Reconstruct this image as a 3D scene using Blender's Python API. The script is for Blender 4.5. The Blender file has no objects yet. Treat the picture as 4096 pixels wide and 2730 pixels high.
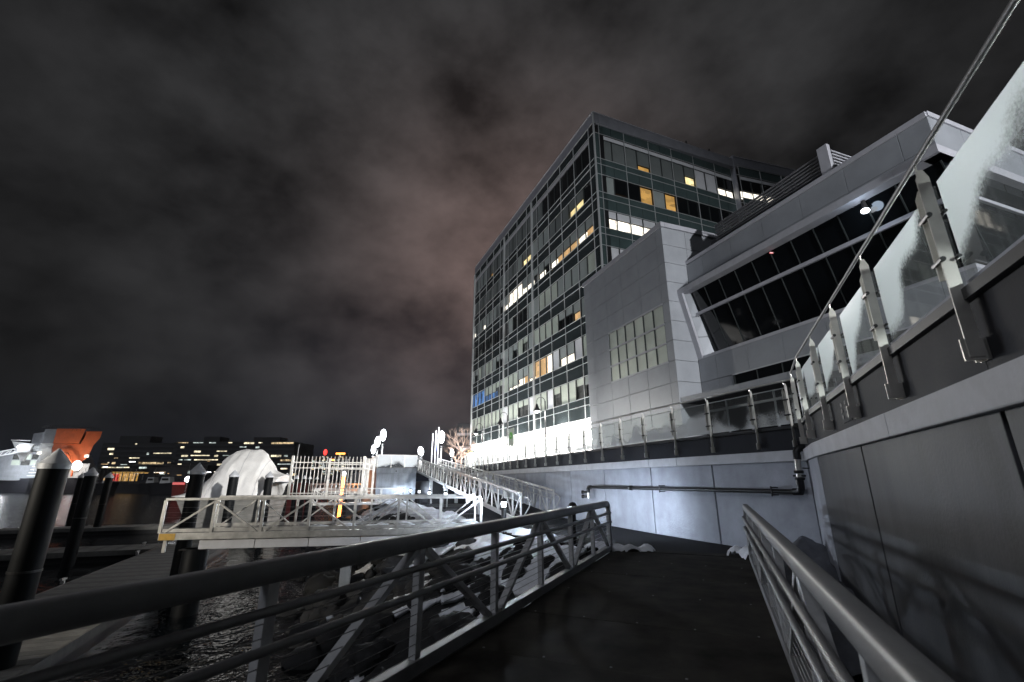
import bpy, math, random
from mathutils import Vector, Matrix
from mathutils import noise as mnoise
R = math.radians
random.seed(11)
scene = bpy.context.scene
COL = scene.collection

# ------------------------------------------------------------------ camera
cam_d = bpy.data.cameras.new("camera")
cam = bpy.data.objects.new("camera", cam_d)
COL.objects.link(cam)
cam.location = (0, 0, 1.55)
cam.rotation_euler = (R(90 + 17.11), 0, 0)
cam_d.sensor_fit = 'HORIZONTAL'
cam_d.sensor_width = 36
cam_d.lens = 16.0
cam_d.clip_start = 0.05
cam_d.clip_end = 6000
cam_d.dof.use_dof = True
cam_d.dof.focus_distance = 14
cam_d.dof.aperture_fstop = 2.2
scene.camera = cam

# ------------------------------------------------------------------ night sky
world = bpy.data.worlds.new("World")
scene.world = world
world.use_nodes = True
wn, wl = world.node_tree.nodes, world.node_tree.links
for n_ in list(wn): wn.remove(n_)
w_out = wn.new('ShaderNodeOutputWorld')
w_bg = wn.new('ShaderNodeBackground')
w_tc = wn.new('ShaderNodeTexCoord')
sep = wn.new('ShaderNodeSeparateXYZ'); wl.new(w_tc.outputs['Generated'], sep.inputs[0])
def wmath(op, a, b=None, c=None, clamp=False):
    m = wn.new('ShaderNodeMath'); m.operation = op; m.use_clamp = clamp
    for i, v in enumerate((a, b, c)):
        if v is None: continue
        if isinstance(v, (int, float)): m.inputs[i].default_value = v
        else: wl.new(v, m.inputs[i])
    return m.outputs[0]
# mottled cloud cover over the whole dome
mapn = wn.new('ShaderNodeMapping'); mapn.inputs['Rotation'].default_value = (R(12), R(28), R(20)); mapn.inputs['Scale'].default_value = (1.0, 1.0, 1.45)
mapn.inputs['Location'].default_value = (3.1, 1.7, 0.4)
wl.new(w_tc.outputs['Generated'], mapn.inputs[0])
n1 = wn.new('ShaderNodeTexNoise'); n1.inputs['Scale'].default_value = 4.3; n1.inputs['Detail'].default_value = 5; n1.inputs['Roughness'].default_value = 0.55
n1.inputs['Distortion'].default_value = 0.0
wl.new(mapn.outputs[0], n1.inputs['Vector'])
cr = wn.new('ShaderNodeValToRGB')
cr.color_ramp.elements[0].position = 0.30; cr.color_ramp.elements[0].color = (0.0, 0.0, 0.0, 1)
cr.color_ramp.elements[1].position = 0.67; cr.color_ramp.elements[1].color = (1, 1, 1, 1)
wl.new(n1.outputs['Fac'], cr.inputs[0])
# city glow: a broad lobe on the clouds towards the town behind the tower
def lobe(d, power):
    d = Vector(d).normalized()
    vm = wn.new('ShaderNodeVectorMath'); vm.operation = 'DOT_PRODUCT'
    nrm = wn.new('ShaderNodeVectorMath'); nrm.operation = 'NORMALIZE'
    wl.new(w_tc.outputs['Generated'], nrm.inputs[0]); wl.new(nrm.outputs[0], vm.inputs[0])
    vm.inputs[1].default_value = d
    return wmath('POWER', wmath('MAXIMUM', vm.outputs['Value'], 0.0), power)
glow = lobe((0.0, 1.0, 0.47), 24)
glow2 = lobe((0.0, 1.0, 0.72), 3.2)
lowg = lobe((-0.2, 1.0, 0.05), 16)
base = wmath('ADD', 0.0036, wmath('MULTIPLY', glow2, 0.006))
amount = wmath('ADD', wmath('MULTIPLY', wmath('ADD', wmath('MULTIPLY', glow2, 0.036), 0.008), cr.outputs[0]), base)
def wcol(fac, c):
    m = wn.new('ShaderNodeVectorMath'); m.operation = 'SCALE'
    m.inputs[0].default_value = c; wl.new(fac, m.inputs['Scale']); return m.outputs[0]
def wadd(a, b):
    m = wn.new('ShaderNodeVectorMath'); m.operation = 'ADD'; wl.new(a, m.inputs[0]); wl.new(b, m.inputs[1]); return m.outputs[0]
c_sum = wadd(wcol(amount, (0.96, 0.96, 1.0)),
             wcol(wmath('MULTIPLY', glow, wmath('ADD', wmath('MULTIPLY', cr.outputs[0], 0.9), 0.25)), (0.130, 0.080, 0.068)))
c_sum = wadd(c_sum, wcol(lowg, (0.004, 0.005, 0.010)))
# near the horizon the clouds give way to clear dark navy air
hz = wmath('SUBTRACT', 1.0, wmath('MULTIPLY', sep.outputs[2], 5.2), clamp=True)
hz = wmath('MULTIPLY', hz, hz)
mixc = wn.new('ShaderNodeMix'); mixc.data_type = 'RGBA'
wl.new(hz, mixc.inputs['Factor']); wl.new(c_sum, mixc.inputs['A']); mixc.inputs['B'].default_value = (0.0046, 0.0062, 0.0108, 1)
# faint physical night sky below it all (sun far under the horizon)
nish = wn.new('ShaderNodeTexSky'); nish.sky_type = 'NISHITA'; nish.sun_disc = False
nish.sun_elevation = R(-6); nish.sun_rotation = R(230)
sc_n = wn.new('ShaderNodeVectorMath'); sc_n.operation = 'SCALE'; sc_n.inputs['Scale'].default_value = 0.004
wl.new(nish.outputs[0], sc_n.inputs[0])
wl.new(wadd(mixc.outputs['Result'], sc_n.outputs[0]), w_bg.inputs['Color'])
w_bg.inputs['Strength'].default_value = 1.0
wl.new(w_bg.outputs[0], w_out.inputs[0])

# weak added fill from behind the camera, turned to brighten the annex front
sun_d = bpy.data.lights.new("fill_sun", 'SUN'); sun = bpy.data.objects.new("fill_sun", sun_d); COL.objects.link(sun)
sun_d.energy = 0.45; sun_d.angle = R(20); sun_d.color = (0.86, 0.9, 1.0)
SAZ, SEL = R(230), R(35)
sdir = Vector((math.sin(SAZ) * math.cos(SEL), math.cos(SAZ) * math.cos(SEL), math.sin(SEL)))
sun.rotation_euler = (-sdir).to_track_quat('-Z', 'Y').to_euler()

scene.view_settings.view_transform = 'Standard'
scene.view_settings.look = 'None'
scene.view_settings.exposure = 0.0
scene.view_settings.gamma = 1.0
scene.view_settings.use_curve_mapping = False
scene.render.engine = 'CYCLES'
scene.cycles.use_denoising = True
scene.cycles.max_bounces = 8
scene.cycles.transparent_max_bounces = 24
scene.cycles.sample_clamp_indirect = 4.0

# ------------------------------------------------------------------ materials
def mat(name, color, rough=0.6, metal=0.0, var=0.0, nscale=3.0, bump=0.0, bscale=30.0, emit=None, estr=0.0, spec=0.5, streak=0.0):
    m = bpy.data.materials.new(name); m.use_nodes = True
    nt = m.node_tree; b = nt.nodes['Principled BSDF']
    b.inputs['Roughness'].default_value = rough; b.inputs['Metallic'].default_value = metal
    b.inputs['Specular IOR Level'].default_value = spec
    b.inputs['Base Color'].default_value = (*color, 1)
    tc = None
    if var or bump or streak:
        tc = nt.nodes.new('ShaderNodeTexCoord')
    if var or streak:
        nz = nt.nodes.new('ShaderNodeTexNoise'); nz.inputs['Scale'].default_value = nscale; nz.inputs['Detail'].default_value = 6
        nz.inputs['Roughness'].default_value = 0.62
        nt.links.new(tc.outputs['Object'], nz.inputs['Vector'])
        rp = nt.nodes.new('ShaderNodeMapRange'); rp.inputs['From Min'].default_value = 0.3; rp.inputs['From Max'].default_value = 0.7
        rp.inputs['To Min'].default_value = 1 - var; rp.inputs['To Max'].default_value = 1 + var
        nt.links.new(nz.outputs['Fac'], rp.inputs['Value'])
        fac = rp.outputs[0]
        if streak:
            mp = nt.nodes.new('ShaderNodeMapping'); mp.inputs['Scale'].default_value = (3.5, 3.5, 0.35)
            nt.links.new(tc.outputs['Object'], mp.inputs[0])
            n2 = nt.nodes.new('ShaderNodeTexNoise'); n2.inputs['Scale'].default_value = 1.0; n2.inputs['Detail'].default_value = 5
            nt.links.new(mp.outputs[0], n2.inputs['Vector'])
            r2 = nt.nodes.new('ShaderNodeMapRange'); r2.inputs['From Min'].default_value = 0.35; r2.inputs['From Max'].default_value = 0.7
            r2.inputs['To Min'].default_value = 1 - streak; r2.inputs['To Max'].default_value = 1 + streak
            nt.links.new(n2.outputs['Fac'], r2.inputs['Value'])
            mm = nt.nodes.new('ShaderNodeMath'); mm.operation = 'MULTIPLY'
            nt.links.new(fac, mm.inputs[0]); nt.links.new(r2.outputs[0], mm.inputs[1]); fac = mm.outputs[0]
        vs = nt.nodes.new('ShaderNodeVectorMath'); vs.operation = 'SCALE'; vs.inputs[0].default_value = color
        nt.links.new(fac, vs.inputs['Scale']); nt.links.new(vs.outputs[0], b.inputs['Base Color'])
        rr = nt.nodes.new('ShaderNodeMapRange'); rr.inputs['To Min'].default_value = max(0.02, rough - 0.12); rr.inputs['To Max'].default_value = min(1, rough + 0.12)
        nt.links.new(nz.outputs['Fac'], rr.inputs['Value']); nt.links.new(rr.outputs[0], b.inputs['Roughness'])
    if bump:
        nb = nt.nodes.new('ShaderNodeTexNoise'); nb.inputs['Scale'].default_value = bscale; nb.inputs['Detail'].default_value = 5
        nt.links.new(tc.outputs['Object'], nb.inputs['Vector'])
        bp = nt.nodes.new('ShaderNodeBump'); bp.inputs['Strength'].default_value = bump; bp.inputs['Distance'].default_value = 0.02
        nt.links.new(nb.outputs['Fac'], bp.inputs['Height']); nt.links.new(bp.outputs[0], b.inputs['Normal'])
    if emit:
        b.inputs['Emission Color'].default_value = (*emit, 1); b.inputs['Emission Strength'].default_value = estr
    return m

M = {}
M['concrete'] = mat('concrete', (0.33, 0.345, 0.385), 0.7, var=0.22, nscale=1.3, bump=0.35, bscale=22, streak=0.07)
M['concrete_dark'] = mat('concrete_dark', (0.022, 0.023, 0.028), 0.7, var=0.2, nscale=2, bump=0.1, spec=0.2)
M['coping'] = mat('coping', (0.55, 0.55, 0.57), 0.7, var=0.12, nscale=2.5, bump=0.2)
M['pier_conc'] = mat('pier_conc', (0.30, 0.32, 0.34), 0.75, var=0.25, nscale=0.9, bump=0.3, streak=0.2)
M['concrete_shaded'] = mat('concrete_shaded', (0.045, 0.046, 0.051), 0.6, var=0.32, nscale=0.9, bump=0.10, bscale=30, streak=0.25, spec=0.3)  # darkened copy of the wall concrete, with the wall's shade in its colour
M['joint'] = mat('joint', (0.02, 0.022, 0.025), 0.8)
M['deck'] = mat('deck', (0.034, 0.031, 0.026), 0.85, spec=0.05, var=0.6, nscale=1.9, bump=0.5, bscale=160)
M['asphalt'] = mat('asphalt', (0.020, 0.020, 0.021), 0.85, spec=0.08, var=0.3, nscale=1.4, bump=0.5, bscale=120)
M['paving'] = mat('paving', (0.16, 0.16, 0.16), 0.75, var=0.2, nscale=2)
M['rail_paint'] = mat('rail_paint', (0.22, 0.22, 0.222), 0.5, 0.35, var=0.18, nscale=4, bump=0.08, bscale=60)
M['rail_post_lit'] = mat('rail_post_lit', (0.52, 0.525, 0.53), 0.5, 0.3, var=0.25, nscale=5, bump=0.1, bscale=50)  # brighter copy of the rail metal, glow on the posts put into colour
M['galv'] = mat('galv', (0.48, 0.47, 0.45), 0.42, 0.6, var=0.22, nscale=5, bump=0.1, bscale=40)
M['cable'] = mat('cable', (0.3, 0.3, 0.3), 0.35, 0.9)
M['stainless'] = mat('stainless', (0.62, 0.60, 0.56), 0.38, 0.75, var=0.08, nscale=8)
M['steel_dark'] = mat('steel_dark', (0.05, 0.05, 0.05), 0.35, 0.8)
M['mullion'] = mat('mullion', (0.45, 0.465, 0.47), 0.4, 0.3)
M['mullion_dark'] = mat('mullion_dark', (0.03, 0.035, 0.035), 0.4, 0.3)
M['spandrel'] = mat('spandrel', (0.022, 0.029, 0.031), 0.16, 0.0, var=0.15, nscale=0.7)
M['spandrel_lit_face'] = mat('spandrel_lit_face', (0.048, 0.070, 0.070), 0.2, 0.0, var=0.15, nscale=0.7)  # lighter copy of the spandrel glass, its face's brighter light put into colour
M['parapet'] = mat('parapet', (0.24, 0.245, 0.27), 0.5, 0.2, var=0.12, nscale=1.5)
M['panel'] = mat('panel', (0.285, 0.297, 0.315), 0.5, 0.12, var=0.10, nscale=1.0, bump=0.03, bscale=6)
M['panel_b'] = mat('panel_b', (0.245, 0.257, 0.275), 0.5, 0.12, var=0.10, nscale=1.0, bump=0.03, bscale=6)
M['trim'] = mat('trim', (0.42, 0.42, 0.45), 0.45, 0.2, var=0.08)
M['louver'] = mat('louver', (0.11, 0.11, 0.12), 0.5, 0.3)
M['black'] = mat('black', (0.006, 0.006, 0.007), 0.5)
M['dark_glass'] = mat('dark_glass', (0.004, 0.005, 0.006), 0.05, spec=0.6)
M['win_glass'] = mat('win_glass', (0.25, 0.28, 0.25), 0.12, var=0.1, nscale=1.2, spec=0.6)
M['pile_sleeve'] = mat('pile_sleeve', (0.0035, 0.004, 0.0045), 0.55, var=0.3, nscale=3, spec=0.12)
M['pile_cap'] = mat('pile_cap', (0.42, 0.43, 0.45), 0.5, var=0.12, nscale=4)
M['wrap'] = mat('wrap', (0.74, 0.73, 0.71), 0.42, var=0.09, nscale=1.6, bump=0.9, bscale=1.7)
M['white_paint'] = mat('white_paint', (0.62, 0.63, 0.64), 0.45, var=0.15, nscale=0.6)
M['orange_paint'] = mat('orange_paint', (0.62, 0.13, 0.04), 0.5, var=0.15, nscale=0.5)
M['ship_grey'] = mat('ship_grey', (0.22, 0.23, 0.25), 0.5, var=0.2, nscale=0.5)
M['hull_dark'] = mat('hull_dark', (0.02, 0.02, 0.025), 0.4, var=0.3)
M['red_hull'] = mat('red_hull', (0.5, 0.02, 0.02), 0.4, var=0.2, nscale=1)
M['maroon_hull'] = mat('maroon_hull', (0.13, 0.025, 0.022), 0.5, var=0.2)
M['wood'] = mat('wood', (0.14, 0.135, 0.125), 0.75, var=0.3, nscale=3, bump=0.4, bscale=40)
M['wood_b'] = mat('wood_b', (0.10, 0.097, 0.09), 0.8, var=0.3, nscale=4, bump=0.4, bscale=40)
M['hull_plank'] = mat('hull_plank', (0.22, 0.215, 0.20), 0.7, var=0.25, nscale=2)
M['rock'] = mat('rock', (0.013, 0.013, 0.014), 0.8, var=0.45, nscale=4, bump=0.8, bscale=9)
M['bark'] = mat('bark', (0.28, 0.20, 0.16), 0.8, var=0.2)
M['far_wall'] = mat('far_wall', (0.02, 0.021, 0.025), 0.6)
M['far_band'] = mat('far_band', (0.045, 0.047, 0.055), 0.6)
M['flag_blue'] = mat('flag_blue', (0.08, 0.11, 0.4), 0.8)
M['banner'] = mat('banner', (0.55, 0.62, 0.52), 0.8)
M['banner_green'] = mat('banner_green', (0.12, 0.5, 0.05), 0.8)
M['yellow'] = mat('yellow', (0.55, 0.33, 0.06), 0.6, var=0.2, nscale=6)

def noise_snow():
    m = mat('snow', (0.84, 0.86, 0.90), 0.65, var=0.14, nscale=7, bump=0.7, bscale=9)
    m.node_tree.nodes['Principled BSDF'].inputs['Subsurface Weight'].default_value = 0.0
    return m
M['snow'] = noise_snow()
M['snow_dark'] = mat('snow_dark', (0.10, 0.105, 0.12), 0.7, var=0.4, nscale=3, bump=0.9, bscale=8)  # much darker snow tone for the bank by the right wall

def blind(name, color, var=0.1):
    """roller blind seen through window glass: matt cloth under a glossy coat"""
    m = mat(name, color, 0.7, var=var, nscale=0.8)
    b = m.node_tree.nodes['Principled BSDF']; b.inputs['Coat Weight'].default_value = 0.5; b.inputs['Coat Roughness'].default_value = 0.06
    return m
M['blind_dark'] = blind('blind_dark', (0.12, 0.135, 0.132))
M['blind_grey'] = blind('blind_grey', (0.25, 0.28, 0.27))
M['blind_pale'] = blind('blind_pale', (0.38, 0.42, 0.36))
M['blind_white'] = blind('blind_white', (0.55, 0.56, 0.58))

def lit(name, c, s, dark=0.25, scale=(0.9, 0.9, 1.6)):
    """lit room behind a window: brighter and darker furniture-sized blocks"""
    m = bpy.data.materials.new(name); m.use_nodes = True; nt = m.node_tree
    b = nt.nodes['Principled BSDF']; b.inputs['Base Color'].default_value = (0.05, 0.05, 0.05, 1); b.inputs['Roughness'].default_value = 0.15
    tc = nt.nodes.new('ShaderNodeTexCoord'); mp = nt.nodes.new('ShaderNodeMapping'); mp.inputs['Scale'].default_value = scale
    nt.links.new(tc.outputs['Object'], mp.inputs[0])
    vo = nt.nodes.new('ShaderNodeTexVoronoi'); vo.distance = 'CHEBYCHEV'; vo.inputs['Scale'].default_value = 1.3
    nt.links.new(mp.outputs[0], vo.inputs['Vector'])
    mr = nt.nodes.new('ShaderNodeMapRange'); mr.inputs['From Min'].default_value = 0.0; mr.inputs['From Max'].default_value = 1.0
    mr.inputs['To Min'].default_value = s * dark; mr.inputs['To Max'].default_value = s
    sp = nt.nodes.new('ShaderNodeSeparateColor'); nt.links.new(vo.outputs['Color'], sp.inputs[0])
    nt.links.new(sp.outputs[0], mr.inputs['Value'])
    b.inputs['Emission Color'].default_value = (*c, 1)
    nt.links.new(mr.outputs[0], b.inputs['Emission Strength'])
    return m
M['lit_white'] = lit('lit_white', (1.0, 0.93, 0.80), 2.6, 0.45)
M['lit_warm'] = lit('lit_warm', (1.0, 0.62, 0.28), 0.85, 0.6)
M['lit_amber'] = lit('lit_amber', (1.0, 0.55, 0.13), 0.62, 0.5)
M['lit_yellow'] = lit('lit_yellow', (1.0, 0.82, 0.40), 1.5, 0.5)
M['lit_blue'] = lit('lit_blue', (0.14, 0.36, 0.85), 0.9, 0.12, (1.6, 1.6, 0.5))
M['lit_dim'] = lit('lit_dim', (0.55, 0.6, 0.55), 0.12, 0.0)
M['lit_lobby'] = lit('lit_lobby', (1.0, 0.96, 0.92), 9, 0.6, (0.35, 0.35, 0.3))
M['far_lit'] = lit('far_lit', (1.0, 0.88, 0.60), 1.9, 0.15, (0.22, 0.22, 0.5))
M['far_lit_b'] = lit('far_lit_b', (1.0, 0.75, 0.42), 1.1, 0.1, (0.3, 0.3, 0.5))
M['far_lit_cool'] = lit('far_lit_cool', (0.82, 0.95, 0.90), 1.2, 0.15, (0.2, 0.2, 0.5))
def emis(name, c, s):
    return mat(name, (0.4, 0.4, 0.4), 0.4, emit=c, estr=s)
def lens(name, c, s_):
    """lamp diffuser: gives off light and lets the light of the bulb behind it through"""
    m = bpy.data.materials.new(name); m.use_nodes = True; nt = m.node_tree
    for n in list(nt.nodes): nt.nodes.remove(n)
    out = nt.nodes.new('ShaderNodeOutputMaterial'); e = nt.nodes.new('ShaderNodeEmission'); t = nt.nodes.new('ShaderNodeBsdfTransparent')
    e.inputs['Color'].default_value = (*c, 1); e.inputs['Strength'].default_value = s_
    a = nt.nodes.new('ShaderNodeAddShader'); nt.links.new(e.outputs[0], a.inputs[0]); nt.links.new(t.outputs[0], a.inputs[1]); nt.links.new(a.outputs[0], out.inputs['Surface'])
    return m
M['lamp'] = lens('lamp', (0.93, 0.96, 1.0), 7)
M['lamp_soft'] = lens('lamp_soft', (0.95, 0.97, 1.0), 3)
M['bollard_lens'] = lens('bollard_lens', (0.86, 0.93, 1.0), 2.6)
M['orange_light'] = emis('orange_light', (1.0, 0.30, 0.05), 6)
M['red_light'] = emis('red_light', (1.0, 0.04, 0.03), 3)
M['red_glow'] = emis('red_glow', (1.0, 0.03, 0.02), 0.55)

def glass_mat(name, tint, lo, hi, xw, zw, seed):
    """rail glass: clear and reflective, with a skin of frost where the noise mask says so"""
    m = bpy.data.materials.new(name); m.use_nodes = True; nt = m.node_tree
    for n in list(nt.nodes): nt.nodes.remove(n)
    L = nt.links.new
    out = nt.nodes.new('ShaderNodeOutputMaterial')
    tr = nt.nodes.new('ShaderNodeBsdfTransparent'); tr.inputs['Color'].default_value = (*tint, 1)
    gl = nt.nodes.new('ShaderNodeBsdfGlossy'); gl.inputs['Roughness'].default_value = 0.03
    fr = nt.nodes.new('ShaderNodeFresnel'); fr.inputs['IOR'].default_value = 1.45
    clear = nt.nodes.new('ShaderNodeMixShader'); L(fr.outputs[0], clear.inputs[0]); L(tr.outputs[0], clear.inputs[1]); L(gl.outputs[0], clear.inputs[2])
    df = nt.nodes.new('ShaderNodeBsdfDiffuse'); df.inputs['Color'].default_value = (0.66, 0.69, 0.71, 1)
    tl = nt.nodes.new('ShaderNodeBsdfTranslucent'); tl.inputs['Color'].default_value = (0.68, 0.71, 0.73, 1)
    ad = nt.nodes.new('ShaderNodeMixShader'); ad.inputs[0].default_value = 0.62; L(df.outputs[0], ad.inputs[1]); L(tl.outputs[0], ad.inputs[2])
    tc = nt.nodes.new('ShaderNodeTexCoord')
    sp = nt.nodes.new('ShaderNodeSeparateXYZ'); L(tc.outputs['Generated'], sp.inputs[0])
    oi = nt.nodes.new('ShaderNodeObjectInfo')
    def mt(op, a, b=None, clamp=False):
        q = nt.nodes.new('ShaderNodeMath'); q.operation = op; q.use_clamp = clamp
        for i, v in enumerate((a, b)):
            if v is None: continue
            if isinstance(v, (int, float)): q.inputs[i].default_value = v
            else: L(v, q.inputs[i])
        return q.outputs[0]
    big = nt.nodes.new('ShaderNodeTexNoise'); big.noise_dimensions = '4D'; big.inputs['Scale'].default_value = 1.1; big.inputs['Detail'].default_value = 1.5
    L(tc.outputs['Object'], big.inputs['Vector']); L(mt('MULTIPLY', oi.outputs['Random'], 40.0), big.inputs['W'])
    fine = nt.nodes.new('ShaderNodeTexNoise'); fine.inputs['Scale'].default_value = 38; fine.inputs['Detail'].default_value = 8; fine.inputs['Roughness'].default_value = 0.75
    L(tc.outputs['Object'], fine.inputs['Vector'])
    v = mt('ADD', big.outputs['Fac'], mt('MULTIPLY', mt('SUBTRACT', fine.outputs['Fac'], 0.5), 0.22))
    v = mt('ADD', v, mt('MULTIPLY', mt('SUBTRACT', sp.outputs[2], 0.5), zw))
    v = mt('ADD', v, mt('MULTIPLY', mt('SUBTRACT', sp.outputs[0], 0.5), xw))
    mr = nt.nodes.new('ShaderNodeMapRange'); mr.interpolation_type = 'SMOOTHSTEP'
    mr.inputs['From Min'].default_value = lo; mr.inputs['From Max'].default_value = hi
    mr.inputs['To Min'].default_value = 0.06; mr.inputs['To Max'].default_value = 0.92
    L(v, mr.inputs['Value'])
    mx = nt.nodes.new('ShaderNodeMixShader'); L(mr.outputs[0], mx.inputs[0]); L(clear.outputs[0], mx.inputs[1]); L(ad.outputs[0], mx.inputs[2])
    # the frost is a skin on the outer faces; from inside the pane it is left
    ge = nt.nodes.new('ShaderNodeNewGeometry'); t2 = nt.nodes.new('ShaderNodeBsdfTransparent')
    m2 = nt.nodes.new('ShaderNodeMixShader'); L(ge.outputs['Backfacing'], m2.inputs[0]); L(mx.outputs[0], m2.inputs[1]); L(t2.outputs[0], m2.inputs[2])
    L(m2.outputs[0], out.inputs['Surface'])
    return m
M['glass_near'] = glass_mat('glass_near', (0.84, 0.86, 0.87), 0.42, 0.60, 0.55, 0.70, 1)
M['glass_far'] = glass_mat('glass_far', (0.86, 0.90, 0.89), 0.47, 0.66, 0.1, -0.35, 2)
M['lens_glass'] = M['bollard_lens']

def water_mat():
    m = bpy.data.materials.new('water'); m.use_nodes = True; nt = m.node_tree
    b = nt.nodes['Principled BSDF']; b.inputs['Base Color'].default_value = (0.002, 0.003, 0.004, 1); b.inputs['Roughness'].default_value = 0.04; b.inputs['Specular IOR Level'].default_value = 0.25
    b.inputs['IOR'].default_value = 1.33
    tc = nt.nodes.new('ShaderNodeTexCoord')
    nz = nt.nodes.new('ShaderNodeTexNoise'); nz.inputs['Scale'].default_value = 0.9; nz.inputs['Detail'].default_value = 4; nz.inputs['Roughness'].default_value = 0.6
    nt.links.new(tc.outputs['Object'], nz.inputs['Vector'])
    bp = nt.nodes.new('ShaderNodeBump'); bp.inputs['Strength'].default_value = 1.0; bp.inputs['Distance'].default_value = 0.15
    nt.links.new(nz.outputs['Fac'], bp.inputs['Height']); nt.links.new(bp.outputs[0], b.inputs['Normal'])
    return m
M['water'] = water_mat()

# ------------------------------------------------------------------ mesh helpers
class MB:
    def __init__(s): s.v = []; s.f = []
    def quad(s, a, b, c, d):
        n = len(s.v); s.v += [Vector(a), Vector(b), Vector(c), Vector(d)]; s.f.append((n, n+1, n+2, n+3))
    def box8(s, p):
        n = len(s.v); s.v += [Vector(q) for q in p]
        s.f += [(n, n+3, n+2, n+1), (n+4, n+5, n+6, n+7), (n, n+1, n+5, n+4), (n+1, n+2, n+6, n+5), (n+2, n+3, n+7, n+6), (n+3, n, n+4, n+7)]
        return s
    def obox(s, o, x, y, z):
        """box with corner o and edge vectors x, y, z"""
        o, x, y, z = Vector(o), Vector(x), Vector(y), Vector(z)
        if x.cross(y).dot(z) < 0: x, y = y, x
        return s.box8([o, o+x, o+x+y, o+y, o+z, o+x+z, o+x+y+z, o+y+z])
    def cbox(s, c, sx, sy, sz, rz=0.0):
        cx, sn = math.cos(rz), math.sin(rz)
        X = Vector((cx, sn, 0)) * sx; Y = Vector((-sn, cx, 0)) * sy; Z = Vector((0, 0, sz))
        return s.obox(Vector(c) - X/2 - Y/2, X, Y, Z)
    def beam(s, p, q, w, h, up=(0, 0, 1)):
        p, q = Vector(p), Vector(q); d = (q - p).normalized(); up = Vector(up)
        side = d.cross(up)
        if side.length < 1e-4: side = d.cross(Vector((1, 0, 0)))
        side.normalize(); u = side.cross(d).normalized()
        return s.obox(p - side*w/2 - u*h/2, q - p, side*w, u*h)
    def tube(s, pts, r, n=10, caps=True, rad=None):
        pts = [Vector(p) for p in pts]; m = len(pts); base = len(s.v); prev = None
        for i, p in enumerate(pts):
            if i == 0: d = pts[1] - p
            elif i == m-1: d = p - pts[-2]
            else: d = (pts[i+1]-p).normalized() + (p-pts[i-1]).normalized()
            d.normalize()
            ref = prev if prev is not None else (Vector((0, 0, 1)) if abs(d.z) < 0.9 else Vector((1, 0, 0)))
            a = (ref - d*ref.dot(d))
            if a.length < 1e-5: a = d.orthogonal()
            a.normalize(); prev = a; b = d.cross(a)
            rr = rad[i] if rad else r
            for k in range(n):
                t = 2*math.pi*k/n
                s.v.append(p + a*math.cos(t)*rr + b*math.sin(t)*rr)
        for i in range(m-1):
            for k in range(n):
                s.f.append((base+i*n+k, base+i*n+(k+1) % n, base+(i+1)*n+(k+1) % n, base+(i+1)*n+k))
        if caps:
            s.f.append(tuple(base+k for k in reversed(range(n)))); s.f.append(tuple(base+(m-1)*n+k for k in range(n)))
        return s
    def lathe(s, c, prof, n=20):
        """prof: (radius, z) pairs"""
        c = Vector(c); base = len(s.v)
        for r, z in prof:
            for k in range(n):
                t = 2*math.pi*k/n; s.v.append(c + Vector((r*math.cos(t), r*math.sin(t), z)))
        for i in range(len(prof)-1):
            for k in range(n):
                s.f.append((base+i*n+k, base+i*n+(k+1) % n, base+(i+1)*n+(k+1) % n, base+(i+1)*n+k))
        s.f.append(tuple(base+k for k in reversed(range(n)))); s.f.append(tuple(base+(len(prof)-1)*n+k for k in range(n)))
        return s
    def ball(s, c, rx, ry, rz, n=16, m=10):
        prof = [(max(0.001, math.sin(math.pi*i/m)), -math.cos(math.pi*i/m)) for i in range(m+1)]
        b = len(s.v); s.lathe((0, 0, 0), prof, n)
        for i in range(b, len(s.v)):
            q = s.v[i]; s.v[i] = Vector(c) + Vector((q.x*rx, q.y*ry, q.z*rz))
        return s
    def prism(s, poly, z0, z1):
        n = len(poly); b = len(s.v)
        area = sum(poly[i][0]*poly[(i+1) % n][1] - poly[(i+1) % n][0]*poly[i][1] for i in range(n))
        if area < 0: poly = poly[::-1]
        s.v += [Vector((p[0], p[1], z0)) for p in poly] + [Vector((p[0], p[1], z1)) for p in poly]
        s.f.append(tuple(b+i for i in reversed(range(n)))); s.f.append(tuple(b+n+i for i in range(n)))
        for i in range(n): s.f.append((b+i, b+(i+1) % n, b+n+(i+1) % n, b+n+i))
        return s
    def build(s, name, material, parent=None, smooth=False, bevel=0.0):
        off = world_loc(parent) if parent is not None else Vector((0, 0, 0))
        me = bpy.data.meshes.new(name); me.from_pydata([tuple(v - off) for v in s.v], [], s.f); me.update()
        me.materials.append(M[material] if isinstance(material, str) else material)
        if smooth:
            for p in me.polygons: p.use_smooth = True
            try: me.set_sharp_from_angle(angle=R(40))
            except Exception: pass
        o = bpy.data.objects.new(name, me); COL.objects.link(o)
        if parent is not None: o.parent = parent
        if bevel:
            md = o.modifiers.new('bevel', 'BEVEL'); md.width = bevel; md.segments = 2; md.limit_method = 'ANGLE'
        return o

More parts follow.
